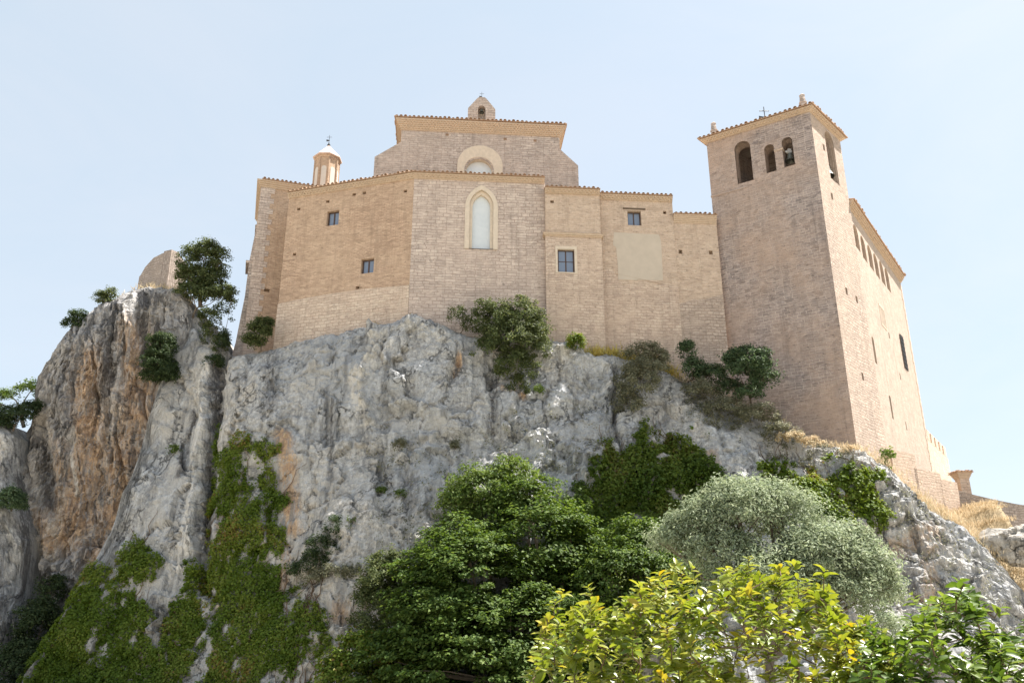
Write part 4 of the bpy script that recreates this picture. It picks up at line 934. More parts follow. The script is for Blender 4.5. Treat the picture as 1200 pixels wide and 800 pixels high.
m = MB(); zlo = wk.px(815, 352)[1]; ol_ = [(0, 10), (wk.L, 10), (wk.L, zlo + .5), (wk.L * .6, zlo + .1), (wk.L * .3, zlo), (0, zlo - .3)]; wk.poly(m, ol_, d=.03); wk.reveal(m, ol_, .03, -.01); m.build('rough_base', M['tower_side'], cw)
cornice(cw, [K0, K1], zk, M['cornice_brick'], 5, .055, .11, dent=False); tiles(cw, [K0, K1], zk + .05, .34, .28, 3.)

# ------------------------------------------------------------------ bell tower
zT = P(828, 168, 52.2)[2] + .15
def at_z(px, py, z): r = ray(px, py); return (np.array([0, 0, CZ]) + r * ((z - CZ) / r[2]))[:2]
T0, T1, T2 = P(828, 168, 52.2)[:2], at_z(948.5, 128.5, zT), at_z(984, 163, zT); T3 = T0 + T2 - T1
tower = thing('bell_tower', 'massive square stone bell tower with arched openings and tiled roof', 'tower', (*((T0 + T1 + T2 + T3) / 4), 12))
wf, wr = Wall(T0, T1), Wall(T1, T2)
def bat(mb, k0): pass
m = MB()
def parch(w, xl, xr, yt, yb):
    xm = (xl + xr) / 2; ym = (yt + yb) / 2; return arch(w.px(xl, ym)[0], w.px(xr, ym)[0], w.px(xm, yb)[1], w.px(xm, yt)[1])
af = [parch(wf, 862, 881, 165, 214), parch(wf, 896.5, 908.5, 169, 202), parch(wf, 917, 930, 160.5, 195)]
wf.poly(m, [(0, 8), (wf.L, 8), (wf.L, zT), (0, zT)], af, .95, back=False)
ar = arch(wr.px(970.5, 187)[0], wr.px(979.5, 187)[0], wr.px(978.5, 213)[1], wr.px(971.5, 156)[1]); sl_ = [(975, 230), (965.5, 173), (992, 341), (1004, 351), (1011, 441)]
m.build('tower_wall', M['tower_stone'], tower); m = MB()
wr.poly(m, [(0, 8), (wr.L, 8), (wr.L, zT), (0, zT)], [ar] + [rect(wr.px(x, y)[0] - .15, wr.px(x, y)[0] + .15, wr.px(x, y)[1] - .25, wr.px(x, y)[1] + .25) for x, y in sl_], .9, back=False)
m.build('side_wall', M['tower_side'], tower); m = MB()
for a, b in ((T2, T3), (T3, T0)):
    q = Wall(a, b); q.poly(m, [(0, 8), (q.L, 8), (q.L, zT), (0, zT)])
# belfry floor and inner faces so the chamber reads as a room
zf = af[0][0][1] - .4; cen = (T0 + T1 + T2 + T3) / 4; inn = [c + (cen - c) / np.linalg.norm(cen - c) * 1.25 for c in (T0, T1, T2, T3)]
m.face([(*c, zf) for c in inn]); m.face([(*c, zT - .1) for c in inn][::-1])
for a, b in ((inn[2], inn[3]), (inn[3], inn[0])): m.face([(*b, zf), (*a, zf), (*a, zT - .1), (*b, zT - .1)])
m.build('rear_wall', M['tower_stone'], tower)
m = MB()
for a, i0 in ((af[0], 0), (af[1], 1), (af[2], 2)):
    u_0, u_1 = a[0][0], a[1][0]; zz0, zz1 = a[0][1], max(p[1] for p in a); g_ = .3 if i0 == 0 else .18
    wf.ring(m, arch(u_0 - g_, u_1 + g_, zz0, zz1 + g_), arch(u_0, u_1, zz0, zz1), .012, -.3)
m.build('arch_surround', M['tower_stone'], tower)
m = MB(); zz = wf.px(850, 226)[1]; wf.box(m, -.03, wf.L * .36, zz - .06, zz + .06, .05, -.1); m.build('string_course', M['tower_stone'], tower); m = MB(); zz = wf.px(909, 176)[1]; wf.box(m, af[1][1][0] - .02, af[2][0][0] + .05, zz - .1, zz + .05, .05, -.6); m.build('impost', M['rubble'], tower)
cornice(tower, [T0, T1, T2, T3], zT + .14, M['cornice_brick'], 3, .1, .1, True, True)
apx = (*cen, 0)
tiles(tower, [T0, T1, T2, T3], zT + .19, .42, .30, 9, .33, .115, True, apx)
for c, k in ((T0, 0), (T1, 1), (T2, 2), (T3, 3)):
    if k == 2: continue
    cc = c + (cen - c) * .13; z0 = zT + .75; m = MB()
    m.lathe((*cc, z0), [(.25, -.3), (.25, .04), (.28, .06), (.28, .12), (.22, .15), (.17, .66), (.2, .69), (.1, .8), (0, .85)], 8); m.build('pinnacle', M['whitewash'] if 0 else M['ashlar_church'], tower)
vb = cen; vane(tower, (*(cen + (T0 - cen) * .08), zT + 1.2), 1.6, M['iron'])
bc = wf.p(wf.px(924, 178)[0] - .03, wf.px(924, 178)[1] + .12, -.45); bell('bell', bc, .36, 'bell with a pale yoke in the right front arch of the tower')
u_ = (ar[0][0] + ar[1][0]) / 2; bc = wr.p(u_, wr.px(977, 194)[1] + .2, -.55); bell('bell', bc, .56, 'large bronze bell hanging in the side arch of the tower', False)
tower_bell = bpy.data.objects[-1] if False else None
# beam that carries the big bell
m = MB(); ub0, ub1 = ar[0][0], ar[1][0]; wr.box(m, ub0 - .02, ub1 + .02, bc[2] + .0, bc[2] + .22, -.42, -.68); m.build('bell_beam', M['old_wood'], tower)

# ------------------------------------------------------------------ arcaded wing behind the tower
w0 = T2 + (T2 - T1) / np.linalg.norm(T2 - T1) * .02 - wr.n * .12
tmp = P(995, 235, 10); k0 = None
# eave height where the eave meets the tower's plane, then a level eave gives the run of the wall
wtmp = Wall(w0, w0 + wr.d * 5); zW = wtmp.px(994, 236)[1]
e0, e1 = at_z(994, 236, zW), at_z(1054.5, 325, zW); wd_ = (e1 - e0) / np.linalg.norm(e1 - e0)
wlen = float((e1 - e0) @ wd_) + .2; V1 = w0 + wd_ * wlen; ww = Wall(w0, V1)
wing = thing('palace_wing', 'long plastered wing with a row of blind arches seen past the tower', 'building', (*((w0 + V1) / 2), 12))
holes = []; blind = []
for x, y in ((1003.7, 278), (1012, 291), (1020, 301.5), (1027, 311), (1033.8, 319.5), (1040, 327.5)):
    u, z = ww.px(x, y); blind.append(arch(u - .62, u + .62, z - .95, z + .95, n=6))
slot = [(ww.px(1024.5, 410), .3, .95, 'a'), (ww.px(1044.5, 477), .25, .8, 'r'), (ww.px(1062, 499), .12, .3, 'r'), (ww.px(1042, 393), .15, .22, 'r'), (ww.px(1055, 441), .14, .25, 'r')]
hs = [b for b in blind] + [arch(c[0] - a, c[0] + a, c[1] - b, c[1] + b, n=5) if k == 'a' else rect(c[0] - a, c[0] + a, c[1] - b, c[1] + b) for c, a, b, k in slot]
gu, gz_ = ww.px(1058.5, 413); gr = rect(gu - .6, gu + .6, gz_ - 1.35, gz_ + 1.35)
g2u, g2z = ww.px(1034.5, 372); gr2 = rect(g2u - .7, g2u + .7, g2z - .7, g2z + .75)
uu = max(0, ww.px(1003, 330)[0])
m = MB(); ww.poly(m, [(0, 8), (ww.L, 8), (ww.L, zW), (0, zW)], hs + [gr], .3, rmi=0)
q = Wall(V1, V1 + np.array([-ww.d[1], ww.d[0]]) * 6); q.poly(m, [(0, 8), (q.L, 8), (q.L, zW), (0, zW)])
m.build('plaster_wall', M['plaster'], wing)
for b in blind:
    m = MB(); ww.face(m, b, -.22); m.build('blind_arch', M['blind_brick'], wing)
m = MB(); gi = gr; ww.face(m, rect(gi[0][0] + .003, gi[1][0] - .003, gi[0][1] + .003, gi[2][1] - .003), -.22); f = m.build('window', M['pane'], wing)
m = MB()
for k in range(5):
    u = gi[0][0] + (gi[1][0] - gi[0][0]) * (k + .5) / 5; m.tube([ww.p(u, gi[0][1] - .05, .06), ww.p(u, gi[2][1] + .05, .06)], .025, 5)
for k in range(8):
    z = gi[0][1] + (gi[2][1] - gi[0][1]) * (k + .5) / 8; m.tube([ww.p(gi[0][0] - .05, z, .07), ww.p(gi[1][0] + .05, z, .07)], .025, 5)
m.build('grille', M['iron'], f)
m = MB(); ww.ring(m, rect(gr2[0][0] - .08, gr2[1][0] + .08, gr2[0][1] - .08, gr2[2][1] + .08), gr2, .03, -.02)
for k in range(3):
    u = gr2[0][0] + (gr2[1][0] - gr2[0][0]) * (k + 1) / 4; ww.box(m, u - .03, u + .03, gr2[0][1], gr2[2][1], .025, -.02)
m.build('blocked_window', M['gold_stone'], wing)
m = MB(); zq = 8; k = 0
while zq < zW - .8:
    ww.box(m, ww.L - (.35 if k % 2 else .55), ww.L + .02, zq + .01, zq + .44, .025, -.4); zq += .45; k += 1
m.build('quoin_corner', M['rubble'], wing)
cornice(wing, [w0, V1], zW, M['cornice_brick'], 4, .09, .12); tiles(wing, [w0 + ww.d * .1, V1], zW + .05, .48, .28, 4)
# crenellated wall further along
zc = None; B0 = V1 - ww.n * .25; wcr = Wall(B0, B0 + ww.d * 30); a, b = wcr.px(1080, 490), wcr.px(1111, 541)
cren = thing('battlement_wall', 'long sunlit wall topped by square merlons running back from the wing', 'wall', (*(B0 + ww.d * 5), 10))
print('cren', a, b, 'wing L', ww.L, 'zW', zW, 'zT', zT, 'apse ze', ze)
m = MB(); ul = b[0] + .3; zt0 = (a[1] + b[1]) / 2 - .55
wcr.poly(m, [(0, 6), (ul, 6), (ul, zt0), (0, zt0)]); wcr.poly(m, [(0, 6), (ul, 6), (ul, zt0), (0, zt0)], d=-.5); wcr.face(m, [(ul, 6), (ul, 6.01), (ul, zt0)], 0)
m.face([wcr.p(0, zt0, 0), wcr.p(ul, zt0, 0), wcr.p(ul, zt0, -.5), wcr.p(0, zt0, -.5)]); m.face([wcr.p(ul, 6, 0), wcr.p(ul, 6, -.5), wcr.p(ul, zt0, -.5), wcr.p(ul, zt0, 0)])
m.build('stone_wall', M['base_stone'], cren)
nm = 6; stepm = ul / nm
for k in range(nm):
    m = MB(); u = k * stepm + .15; wcr.box(m, u, u + stepm * .6, zt0 - .02, zt0 + .85, .01, -.49)
    c0 = [wcr.p(u, zt0 + .85, .01), wcr.p(u + stepm * .6, zt0 + .85, .01), wcr.p(u + stepm * .6, zt0 + .85, -.49), wcr.p(u, zt0 + .85, -.49)]; tp = wcr.p(u + stepm * .3, zt0 + 1.1, -.24)
    for i in range(4): m.face([c0[i], c0[(i + 1) % 4], tp])
    m.build('merlon', M['base_stone'], cren)
# small brick gate pier with a tiled cap at the end of the wall
gp = P(1127, 560, 58.5); pier = thing('gate_pier', 'small brick pier with a flared tiled cap at the far right', 'pier', (gp[0], gp[1], 8))
zz = P(1127, 554, 58.5)[2]; s_ = .33
m = MB(); m.box(gp[0] - s_, gp[0] + s_, gp[1] - s_, gp[1] + s_, 6, zz - .42); m.build('shaft', M['dark_brick'] if 0 else M['rubble'], pier)
m = MB()
for k in range(4): m.box(gp[0] - s_ - .045 * (k + 1), gp[0] + s_ + .045 * (k + 1), gp[1] - s_ - .045 * (k + 1), gp[1] + s_ + .045 * (k + 1), zz - .42 + k * .1, zz - .42 + (k + 1) * .1 - .003)
m.build('cap', M['cornice_brick'], pier)
sq = [gp[:2] + np.array(o) * s_ for o in ((-1, -1), (1, -1), (1, 1), (-1, 1))]; tiles(pier, sq, zz + .01, .26, .25, 3, .2, .07, True, (gp[0], gp[1], 0))

# stepped terrace walls at the foot of the wing
def stone_block(mb, w, u0, u1, z0, z1, th=.5): 
    w.poly(mb, rect(u0, u1, z0, z1)); w.face(mb, rect(u0, u1, z0, z1)[::-1], -th); w.reveal(mb, rect(u0, u1, z0, z1), 0, -th)
Q0 = P(1037, 540, 50.4)[:2]; Q1 = P(1122, 575, 55)[:2]; wq = Wall(Q0, Q1)
ter = thing('terrace_wall', 'stepped rough stone terrace wall below the sunlit wing', 'wall', (*((Q0 + Q1) / 2), 9))
m = MB()
for x0, x1, yt in ((1044, 1071, 529), (1071.3, 1101, 551), (1101.3, 1121, 563)):
    uu0, uu1 = wq.px(x0, yt)[0], wq.px(x1, yt)[0]; zt_ = wq.px((x0 + x1) / 2, yt)[1]; stone_block(m, wq, uu0, uu1, 5, zt_, .6)
m.build('stone_wall', M['rubble'], ter)
ter2 = MB(); pts = [(1119, 573, 55.1), (1140, 579, 55.2), (1165, 585, 55.2), (1190, 590, 55.6), (1230, 596, 56), (1300, 612, 56)]
for a_, b_ in zip(pts, pts[1:]):
    A_, B_ = P(*a_), P(*b_); w_ = Wall(A_, B_); w_.poly(ter2, [(0, 4), (w_.L, 4), (w_.L, B_[2]), (0, A_[2])]); ter2.face([w_.p(0, A_[2]), w_.p(w_.L, B_[2]), w_.p(w_.L, B_[2], -.5), w_.p(0, A_[2], -.5)])
    w_.face(ter2, [(0, 4), (w_.L, 4), (w_.L, B_[2]), (0, A_[2])][::-1], -.5)
A_ = P(*pts[0]); w_ = Wall(A_, P(*pts[1])); ter2.face([w_.p(0, 4, -.5), w_.p(0, 4, 0), w_.p(0, A_[2], 0), w_.p(0, A_[2], -.5)])
tag(ter2.build('field_wall', M['ruin_stone'], loc=P(1160, 590, 55)), 'low dark dry stone wall crossing the grassy slope at far right', 'wall')
# ruined wall on the outcrop
R0 = P(163, 325, 57.5)[:2]; R1 = P(200, 300, 55.6)[:2]; R2 = P(222, 300, 57.2)[:2]; wr0, wr1 = Wall(R0, R1), Wall(R1, R2)
m = MB(); top = [wr0.px(*q) for q in ((165, 322), (170, 313), (180, 302), (190, 297), (199.5, 293))]; zb3 = wr0.px(180, 345)[1]
ol = [(0, zb3), (wr0.L, zb3)] + [(wr0.L, top[-1][1])] + top[::-1][1:] + [(0, top[0][1] - .1)]
wr0.poly(m, ol); wr0.reveal(m, ol, 0, -.7); ol1 = [(0, zb3 - .4), (wr1.L, zb3 - .4), (wr1.L, top[-1][1] - .6), (wr1.L * .5, top[-1][1] - .15), (0, top[-1][1])]
wr1.poly(m, ol1); wr1.reveal(m, ol1, 0, -.7); wr0.poly(m, ol[::-1], d=-.7)
tag(m.build('ruined_wall', M['ruin_stone'], loc=(*R1, zb3)), 'broken grey wall stub standing on top of the streaked outcrop', 'ruin')

# ------------------------------------------------------------------ vegetation
def ivy(label, surf, poly, n, mat, size=.17, lift=.35, holes=(), thr=-.15, sc_=.55, fade=None):
    p, nr, pp = surf_pts(surf, poly, int(n * 1.7), holes)
    f = fbm(p * sc_ + 8, 4, .6); k = f + rng.normal(size=len(f)) * .12 > thr + (0 if fade is None else .75 * np.clip((fade[0] + fade[1] - pp[:, 1]) / fade[1], 0, 1)); p, nr, f = p[k], nr[k], f[k]
    s = np.where(nr[:, 1:2] > 0, -1, 1); nr = nr * s
    t = rng.random(len(p))[:, None]; h = (.1 + lift * np.clip(f + .35, .05, 1.2)[:, None] * t)
    c = p + nr * h + rng.normal(size=p.shape) * .05
    nn = nr * .7 + np.array([0, -.05, .55]) + rng.normal(size=p.shape) * .42
    o = leaf_mesh('ivy', c, nn, rng.uniform(.65, 1.3, len(c)) * size, M[mat], loc=p[np.argmin(p[:, 2])], aspect=.85, rnd=np.clip(.46 + .5 * fbm(p * .45 + 70, 3) + .6 * (rng.random(len(p)) - .5), 0, 1))
    if not label: return o
    V, nf = SURF[surf]; G = V[:, :nf]; m = MB(); gx = G[:, 0, 0]
    for q in rng.choice(len(p), min(34, len(p))):
        x, z = p[q][0], p[q][2]; pts = []
        for k2 in range(rng.integers(5, 11)):
            i = int(np.clip(np.searchsorted(gx, x), 0, len(gx) - 1)); jx = int(np.argmin(np.abs(G[i, :, 2] - z))); g0 = G[i, jx]
            pts.append(g0 + np.array([rng.normal() * .02, -.05 - .05 * rng.random(), 0])); x += rng.normal() * .13; z += .32
        m.tube(pts, list(np.linspace(.03, .01, len(pts))), 4, caps=False)
    m.build('runner', M['twig'], o)
    return tag(o, label, 'ivy', 'ivy patches clinging to the cliff')
ivy('broad sheet of green ivy covering the rock foot at the lower left', 'cliff', [(28, 800), (60, 740), (100, 672), (118, 668), (120, 700), (136, 690), (150, 640), (165, 628), (180, 650), (182, 700), (190, 740), (215, 680), (232, 655), (238, 700), (232, 760), (205, 815), (28, 830)], 42000, 'leaf_ivy', .125, .3, [[(168, 680), (186, 690), (188, 760), (172, 760)]], -.5, fade=(610, 130))
ivy('tall narrow strip of olive green ivy hanging down the middle left cliff', 'cliff', [(258, 505), (285, 510), (328, 525), (332, 600), (326, 660), (335, 720), (345, 780), (345, 830), (240, 830), (246, 740), (252, 660), (250, 590)], 38000, 'leaf_ivy', .12, .3, [], -.45, fade=(505, 150))
ivy('thin ivy scraps and dry stems fringing the green strip on its right', 'cliff', [(330, 690), (370, 700), (395, 760), (380, 820), (335, 820)], 5200, 'leaf_ivy', .12, .3, [], .0)
ivy('dark ivy mantle on the rock right of centre below the castle', 'cliff', [(680, 570), (705, 530), (730, 540), (752, 505), (775, 520), (800, 505), (822, 515), (832, 540), (848, 570), (840, 620), (790, 640), (760, 680), (660, 690), (665, 610)], 36000, 'leaf_ivy_dark', .145, .7, [], -.5)
ivy('bright ivy draped over the rock just below the tower foot', 'cliff', [(885, 545), (915, 540), (960, 550), (1000, 556), (1022, 565), (1034, 585), (1030, 612), (990, 625), (930, 600), (890, 580)], 15000, 'leaf_ivy', .15, .55, [], -.45)

o = ivy('', 'cliff', [(440, 520), (520, 520), (600, 490), (690, 480), (740, 520), (700, 600), (620, 600), (520, 640), (440, 640)], 5200, 'leaf_greygreen', .1, .2, [], .22, 1.1)
tag(o, 'sparse dry scrub and moss speckling the ledges in the middle of the cliff', 'scrub', kind='stuff'); o.name = 'scrub'
o = ivy('', 'cliff', [(1030, 560), (1090, 580), (1180, 660), (1200, 760), (1060, 700)], 3600, 'leaf_greygreen', .09, .2, [], .2, 1.2)
tag(o, 'sparse dry scrub tucked between the rocks of the right hand slope', 'scrub', kind='stuff'); o.name = 'scrub'
o = ivy('', 'cliff', [(790, 440), (850, 462), (900, 488), (950, 512), (1003, 526), (1000, 545), (940, 540), (860, 510), (790, 470)], 5200, 'leaf_greygreen', .1, .3, [], .08, 1.1)
tag(o, 'low dry scrub matting the rock along the foot of the tower', 'scrub', kind='stuff'); o.name = 'scrub'
def T(name, label, cat, base, blobs, mat, clumps, per, cr, size, **k): return tree(name, label, cat, base, [pxblob(*b) for b in blobs], mat, clumps, per, cr, size, **k)
# big layered dark tree, lower middle
T('leafy_tree', 'large dark green layered tree filling the lower middle of the cliff foot', 'tree', P(590, 850, 40.5),
  [(560, 690, 41, 75, 62), (640, 640, 42, 60, 48), (600, 760, 40, 95, 60), (670, 705, 41.5, 44, 52), (500, 700, 41.5, 45, 50), (545, 640, 42.5, 50, 32), (620, 590, 43, 40, 28), (668, 652, 42.5, 34, 28), (480, 780, 40.5, 60, 38), (690, 795, 40, 50, 46), (560, 790, 39.6, 90, 46), (640, 815, 39.4, 80, 44), (520, 740, 40.2, 60, 50)], 'leaf_dark', 2100, 48, .55, .19, r0=.3, flat=.42, up=1.0, jitter=.4)
T('leafy_tree', 'yellowish green light crowned tree rising against the rock above the dark tree', 'tree', P(575, 690, 44.4), [(560, 580, 44, 34, 30), (600, 560, 44.2, 26, 22), (535, 600, 44, 20, 26), (590, 600, 43.6, 38, 26)], 'leaf_fresh', 330, 40, .5, .16, r0=.14, flat=.6)
T('leafy_tree', 'mid green tree between the dark tree and the silvery olive', 'tree', P(740, 850, 39.5), [(730, 690, 40, 50, 50), (770, 740, 39.5, 60, 50), (700, 760, 39, 50, 50), (790, 690, 40, 45, 34), (745, 640, 41, 36, 28)], 'leaf_dark', 800, 46, .5, .17, r0=.22, flat=.5, up=.8)
T('juniper_bush', 'upright dark green juniper bush at the left edge of the dark tree', 'bush', P(450, 790, 42.5), [(448, 690, 42.5, 22, 34), (440, 720, 42.3, 24, 40), (470, 740, 42, 28, 40), (455, 665, 42.6, 22, 18)], 'leaf_juniper', 380, 60, .36, .12, r0=.1, up=.8)
T('bush', 'bright green bush at the bottom edge below the juniper', 'bush', P(430, 830, 41), [(430, 770, 41, 30, 26), (405, 800, 41, 30, 30), (470, 800, 40.8, 34, 24)], 'leaf_ivy', 260, 50, .45, .16, r0=.08)
T('shrub', 'pale grey green shrub sprawling over the ledge beside the juniper', 'shrub', P(395, 690, 45.4), [(398, 672, 45.2, 26, 10), (372, 676, 45.4, 14, 9), (420, 670, 45, 14, 9)], 'leaf_greygreen', 130, 40, .3, .11, r0=.04)
T('bush', 'dark scrubby bush on the slanting ledge left of the trees', 'bush', P(385, 668, 45.8), [(395, 622, 45.8, 13, 15), (378, 645, 45.8, 20, 16), (352, 668, 46, 16, 8), (372, 660, 45.8, 18, 12)], 'leaf_blackgreen', 230, 46, .32, .11, r0=.06)
T('shrub', 'small yellow green shrub next to the dark scrubby bush', 'shrub', P(413, 626, 45.8), [(411, 616, 45.7, 10, 9)], 'leaf_fresh', 40, 34, .25, .1, r0=.03)
# silvery olive
T('olive_tree', 'wide silvery grey olive tree behind the foreground bush', 'tree', P(900, 850, 33), [(868, 606, 33.2, 50, 34), (822, 618, 33.4, 36, 26), (916, 604, 33.6, 40, 30), (785, 634, 33.6, 22, 16), (860, 584, 33.6, 30, 18), (900, 578, 33.8, 22, 12), (850, 650, 32.8, 44, 26), (960, 655, 32.4, 44, 34), (1008, 672, 32.4, 34, 32), (985, 636, 32.8, 34, 20), (925, 680, 32.2, 46, 30), (990, 706, 32.0, 40, 28), (1030, 690, 32.6, 22, 22), (880, 690, 32.2, 50, 34)], 'leaf_olive', 1050, 66, .5, .16, r0=.25, aspect=.36, flat=.8, up=.6, jitter=.6)
T('bush', 'grey green low bush at the right foot of the olive', 'bush', P(1040, 800, 31), [(1045, 745, 31, 26, 20), (1020, 770, 31, 30, 22)], 'leaf_olive', 150, 40, .3, .1, r0=.06, aspect=.4)
# along the foot of the castle
T('juniper_bush', 'large shaggy juniper with grey dead wood hanging over the cliff under the lancet window', 'bush', surf_at('cliff', 596, 415), [(575, 375, 48.6, 22, 24), (610, 372, 48.4, 28, 24), (600, 400, 48.2, 38, 28), (575, 412, 48.3, 22, 24), (625, 402, 48.2, 20, 30), (605, 432, 48, 24, 22), (608, 455, 48, 10, 16)], 'leaf_juniper', 520, 62, .36, .13, r0=.16, bark='deadwood', up=.5)
T('shrub', 'thin twiggy shrub at the wall foot left of the shaggy juniper', 'shrub', surf_at('cliff', 540, 385), [(537, 372, 49, 11, 15), (548, 383, 48.9, 8, 7)], 'leaf_juniper', 46, 26, .3, .11, r0=.04)
T('bush', 'small round green bush on the rock below the annex', 'bush', surf_at('cliff', 674, 408), [(674, 402, 48.7, 10, 11)], 'leaf_ivy', 60, 40, .28, .11, r0=.04)
T('shrub', 'dry olive brown shrub hanging over the rock below the house', 'shrub', surf_at('cliff', 745, 440), [(748, 450, 48.3, 24, 28), (738, 476, 48.1, 18, 20), (765, 430, 48.6, 22, 18), (755, 415, 48.9, 24, 12)], 'leaf_greygreen', 300, 46, .34, .12, r0=.06)
T('bush', 'dark bush with upright tip against the house wall', 'bush', surf_at('cliff', 806, 448), [(806, 412, 49.2, 9, 14), (812, 432, 49, 14, 12), (832, 440, 48.9, 18, 12), (855, 455, 48.6, 14, 10)], 'leaf_bluegreen', 190, 44, .32, .12, r0=.06)
T('bush', 'blue green rounded bush leaning on the tower base', 'bush', surf_at('cliff', 880, 478), [(878, 430, 47.6, 26, 24), (862, 425, 47.9, 16, 14), (895, 440, 47.4, 16, 20), (880, 460, 47.4, 18, 12)], 'leaf_bluegreen', 300, 44, .36, .13, r0=.08, jitter=.6)
T('shrub', 'dull dry scrub spreading below the blue green bush', 'shrub', surf_at('cliff', 870, 485), [(850, 480, 48, 26, 14), (890, 486, 47.4, 24, 14), (820, 460, 48.4, 22, 14), (915, 505, 47, 20, 8)], 'leaf_greygreen', 250, 40, .32, .11, r0=.05)
T('shrub', 'dry brown scrub at the front foot of the tower', 'shrub', surf_at('cliff', 955, 520), [(950, 518, 46.8, 14, 5), (925, 512, 46.8, 16, 6), (995, 526, 46.2, 9, 4)], 'straw', 60, 40, .22, .1, r0=.03)
T('shrub', 'little light green fig sapling by the terrace wall at the tower corner', 'shrub', P(1041, 552, 48.6), [(1041, 535, 48.4, 9, 10), (1038, 546, 48.4, 7, 6)], 'leaf_fresh', 22, 14, .25, .19, r0=.03)
# left side
T('pine_tree', 'tall dark evergreen tree standing beside the ruined wall', 'tree', P(235, 360, 55), [(222, 305, 55, 13, 16), (240, 300, 55, 18, 17), (256, 308, 55, 13, 18), (214, 318, 55, 9, 12), (238, 322, 54.8, 22, 14), (245, 288, 55, 10, 8), (224, 326, 54.8, 15, 14), (252, 328, 54.8, 14, 13), (236, 338, 54.6, 20, 12)], 'leaf_juniper', 340, 50, .38, .14, r0=.16)
T('bush', 'olive dark bush under the tall evergreen beside the ruin', 'bush', P(226, 372, 54.4), [(222, 342, 54.2, 16, 10), (245, 346, 54.2, 18, 8), (262, 345, 54, 12, 10)], 'leaf_juniper', 150, 46, .35, .13, r0=.08)
T('vine', 'green creeper trailing down the rock beside the flared buttress', 'creeper', P(268, 400, 53.2), [(270, 350, 53.6, 10, 14), (258, 370, 53.5, 12, 18), (245, 395, 53.2, 9, 24), (257, 408, 53, 8, 18), (240, 375, 53.6, 10, 16)], 'leaf_juniper', 120, 44, .3, .12, r0=.05)
T('bush', 'small dark round bush on the left skyline of the outcrop', 'bush', P(92, 392, 55.2), [(92, 372, 55.2, 10, 9), (84, 380, 55.2, 9, 8), (96, 381, 55.2, 8, 7)], 'leaf_blackgreen', 90, 44, .3, .12, r0=.05)
T('bush', 'sparse bush on the outcrop skyline left of the ruin', 'bush', P(124, 358, 54.8), [(118, 348, 54.8, 9, 7), (130, 344, 54.8, 8, 7), (124, 352, 54.8, 9, 5)], 'leaf_juniper', 60, 36, .28, .12, r0=.04)
T('bush', 'dark dense bush growing out of the cleft in the outcrop', 'bush', surf_at('rock_outcrop', 196, 440), [(190, 405, 52.6, 16, 14), (184, 425, 52.4, 18, 16), (196, 438, 52.4, 12, 14), (180, 440, 52.4, 14, 8)], 'leaf_blackgreen', 290, 50, .34, .13, r0=.1)
T('bush', 'dark green bush against the foot of the flared buttress', 'bush', surf_at('cliff', 303, 412), [(303, 392, 51, 14, 18), (296, 402, 51, 10, 10), (312, 384, 51.2, 8, 12)], 'leaf_juniper', 170, 46, .34, .12, r0=.06)
T('bush', 'shadowy tuft of creeper on the ledge under the buttress', 'bush', surf_at('cliff', 250, 430), [(250, 425, 52.2, 12, 8), (262, 400, 52.4, 5, 16)], 'leaf_blackgreen', 70, 40, .3, .12, r0=.04)
T('pine_tree', 'spreading light green tree at the far left edge', 'tree', P(28, 500, 57), [(38, 455, 57, 17, 9), (12, 464, 57, 14, 7), (50, 462, 57, 8, 6), (-12, 470, 57, 16, 9)], 'leaf_fresh', 130, 34, .34, .13, r0=.14, fork=.5)
T('bush', 'grey dark scrub under the spreading tree at far left', 'bush', P(15, 505, 54.2), [(18, 486, 54.2, 22, 9), (0, 496, 54, 16, 9), (38, 478, 54.6, 12, 8)], 'leaf_blackgreen', 170, 40, .34, .13, r0=.07)
T('bush', 'dark green round bush low on the far left rock', 'bush', surf_at('rock_buttress', 14, 600), [(14, 588, 51.4, 14, 15)], 'leaf_bluegreen', 90, 46, .32, .12, r0=.05)
T('bush', 'dark creeper filling the shaded cleft at the lower left', 'bush', P(40, 830, 50), [(45, 740, 52, 22, 34), (25, 790, 51.2, 26, 34), (60, 690, 53, 12, 14)], 'leaf_blackgreen', 300, 46, .45, .15, r0=.06)
for lab, x, y, r in (('small green tuft low on the grey slab at left', 203, 528, 6), ('tuft of grass on the bright ledge in the middle of the cliff', 468, 522, 7), ('yellow green tuft below the bright ledge', 446, 577, 6), ('dry tuft beside the yellow green one', 471, 580, 7), ('green tuft in the rock under the shaggy juniper', 632, 457, 5), ('tiny tuft on the smooth slab in the middle', 533, 522, 4)):
    T('tuft', lab, 'plant', surf_at('cliff', x, y + r), [(x, y, float(surf_at('cliff', x, y)[1]) - .15, r, r)], 'leaf_fresh' if 'green' in lab else 'leaf_greygreen', 22, 30, .22, .1, r0=.02)

# dry grass
V_, nf_ = SURF['cliff']; top = V_[:, nf_ - 2:]; cpx, cpy = proj(top.reshape(-1, 3)); tv = top.reshape(-1, 3)
def grass_zone(sel, n, h, jit=.35):
    i = np.argwhere(sel).ravel(); b = tv[rng.choice(i, n)] + np.concatenate([rng.normal(size=(n, 2)) * jit, np.zeros((n, 1))], 1); return b
sel = (cpx > 690) & (cpx < 790) & (tv[:, 1] < 52); b = grass_zone(sel, 2600, .5)
tag(blades('grass', b, .6, M['straw_gold'], loc=b[0], width=.02), 'golden dry grass crowning the rock below the house', 'grass', kind='stuff')
sel = (tv[:, 0] > 22.5) & (tv[:, 0] < 40) & (tv[:, 1] < 62); b = grass_zone(sel, 30000, .3, .3)
tag(blades('grass', b, .34, M['straw'], loc=b[0], width=.016), 'pale dry grass covering the slope at the far right', 'grass', kind='stuff')
sel = (cpx > 800) & (cpx < 1060) & (tv[:, 1] < 50.5); b = grass_zone(sel, 3500, .3)
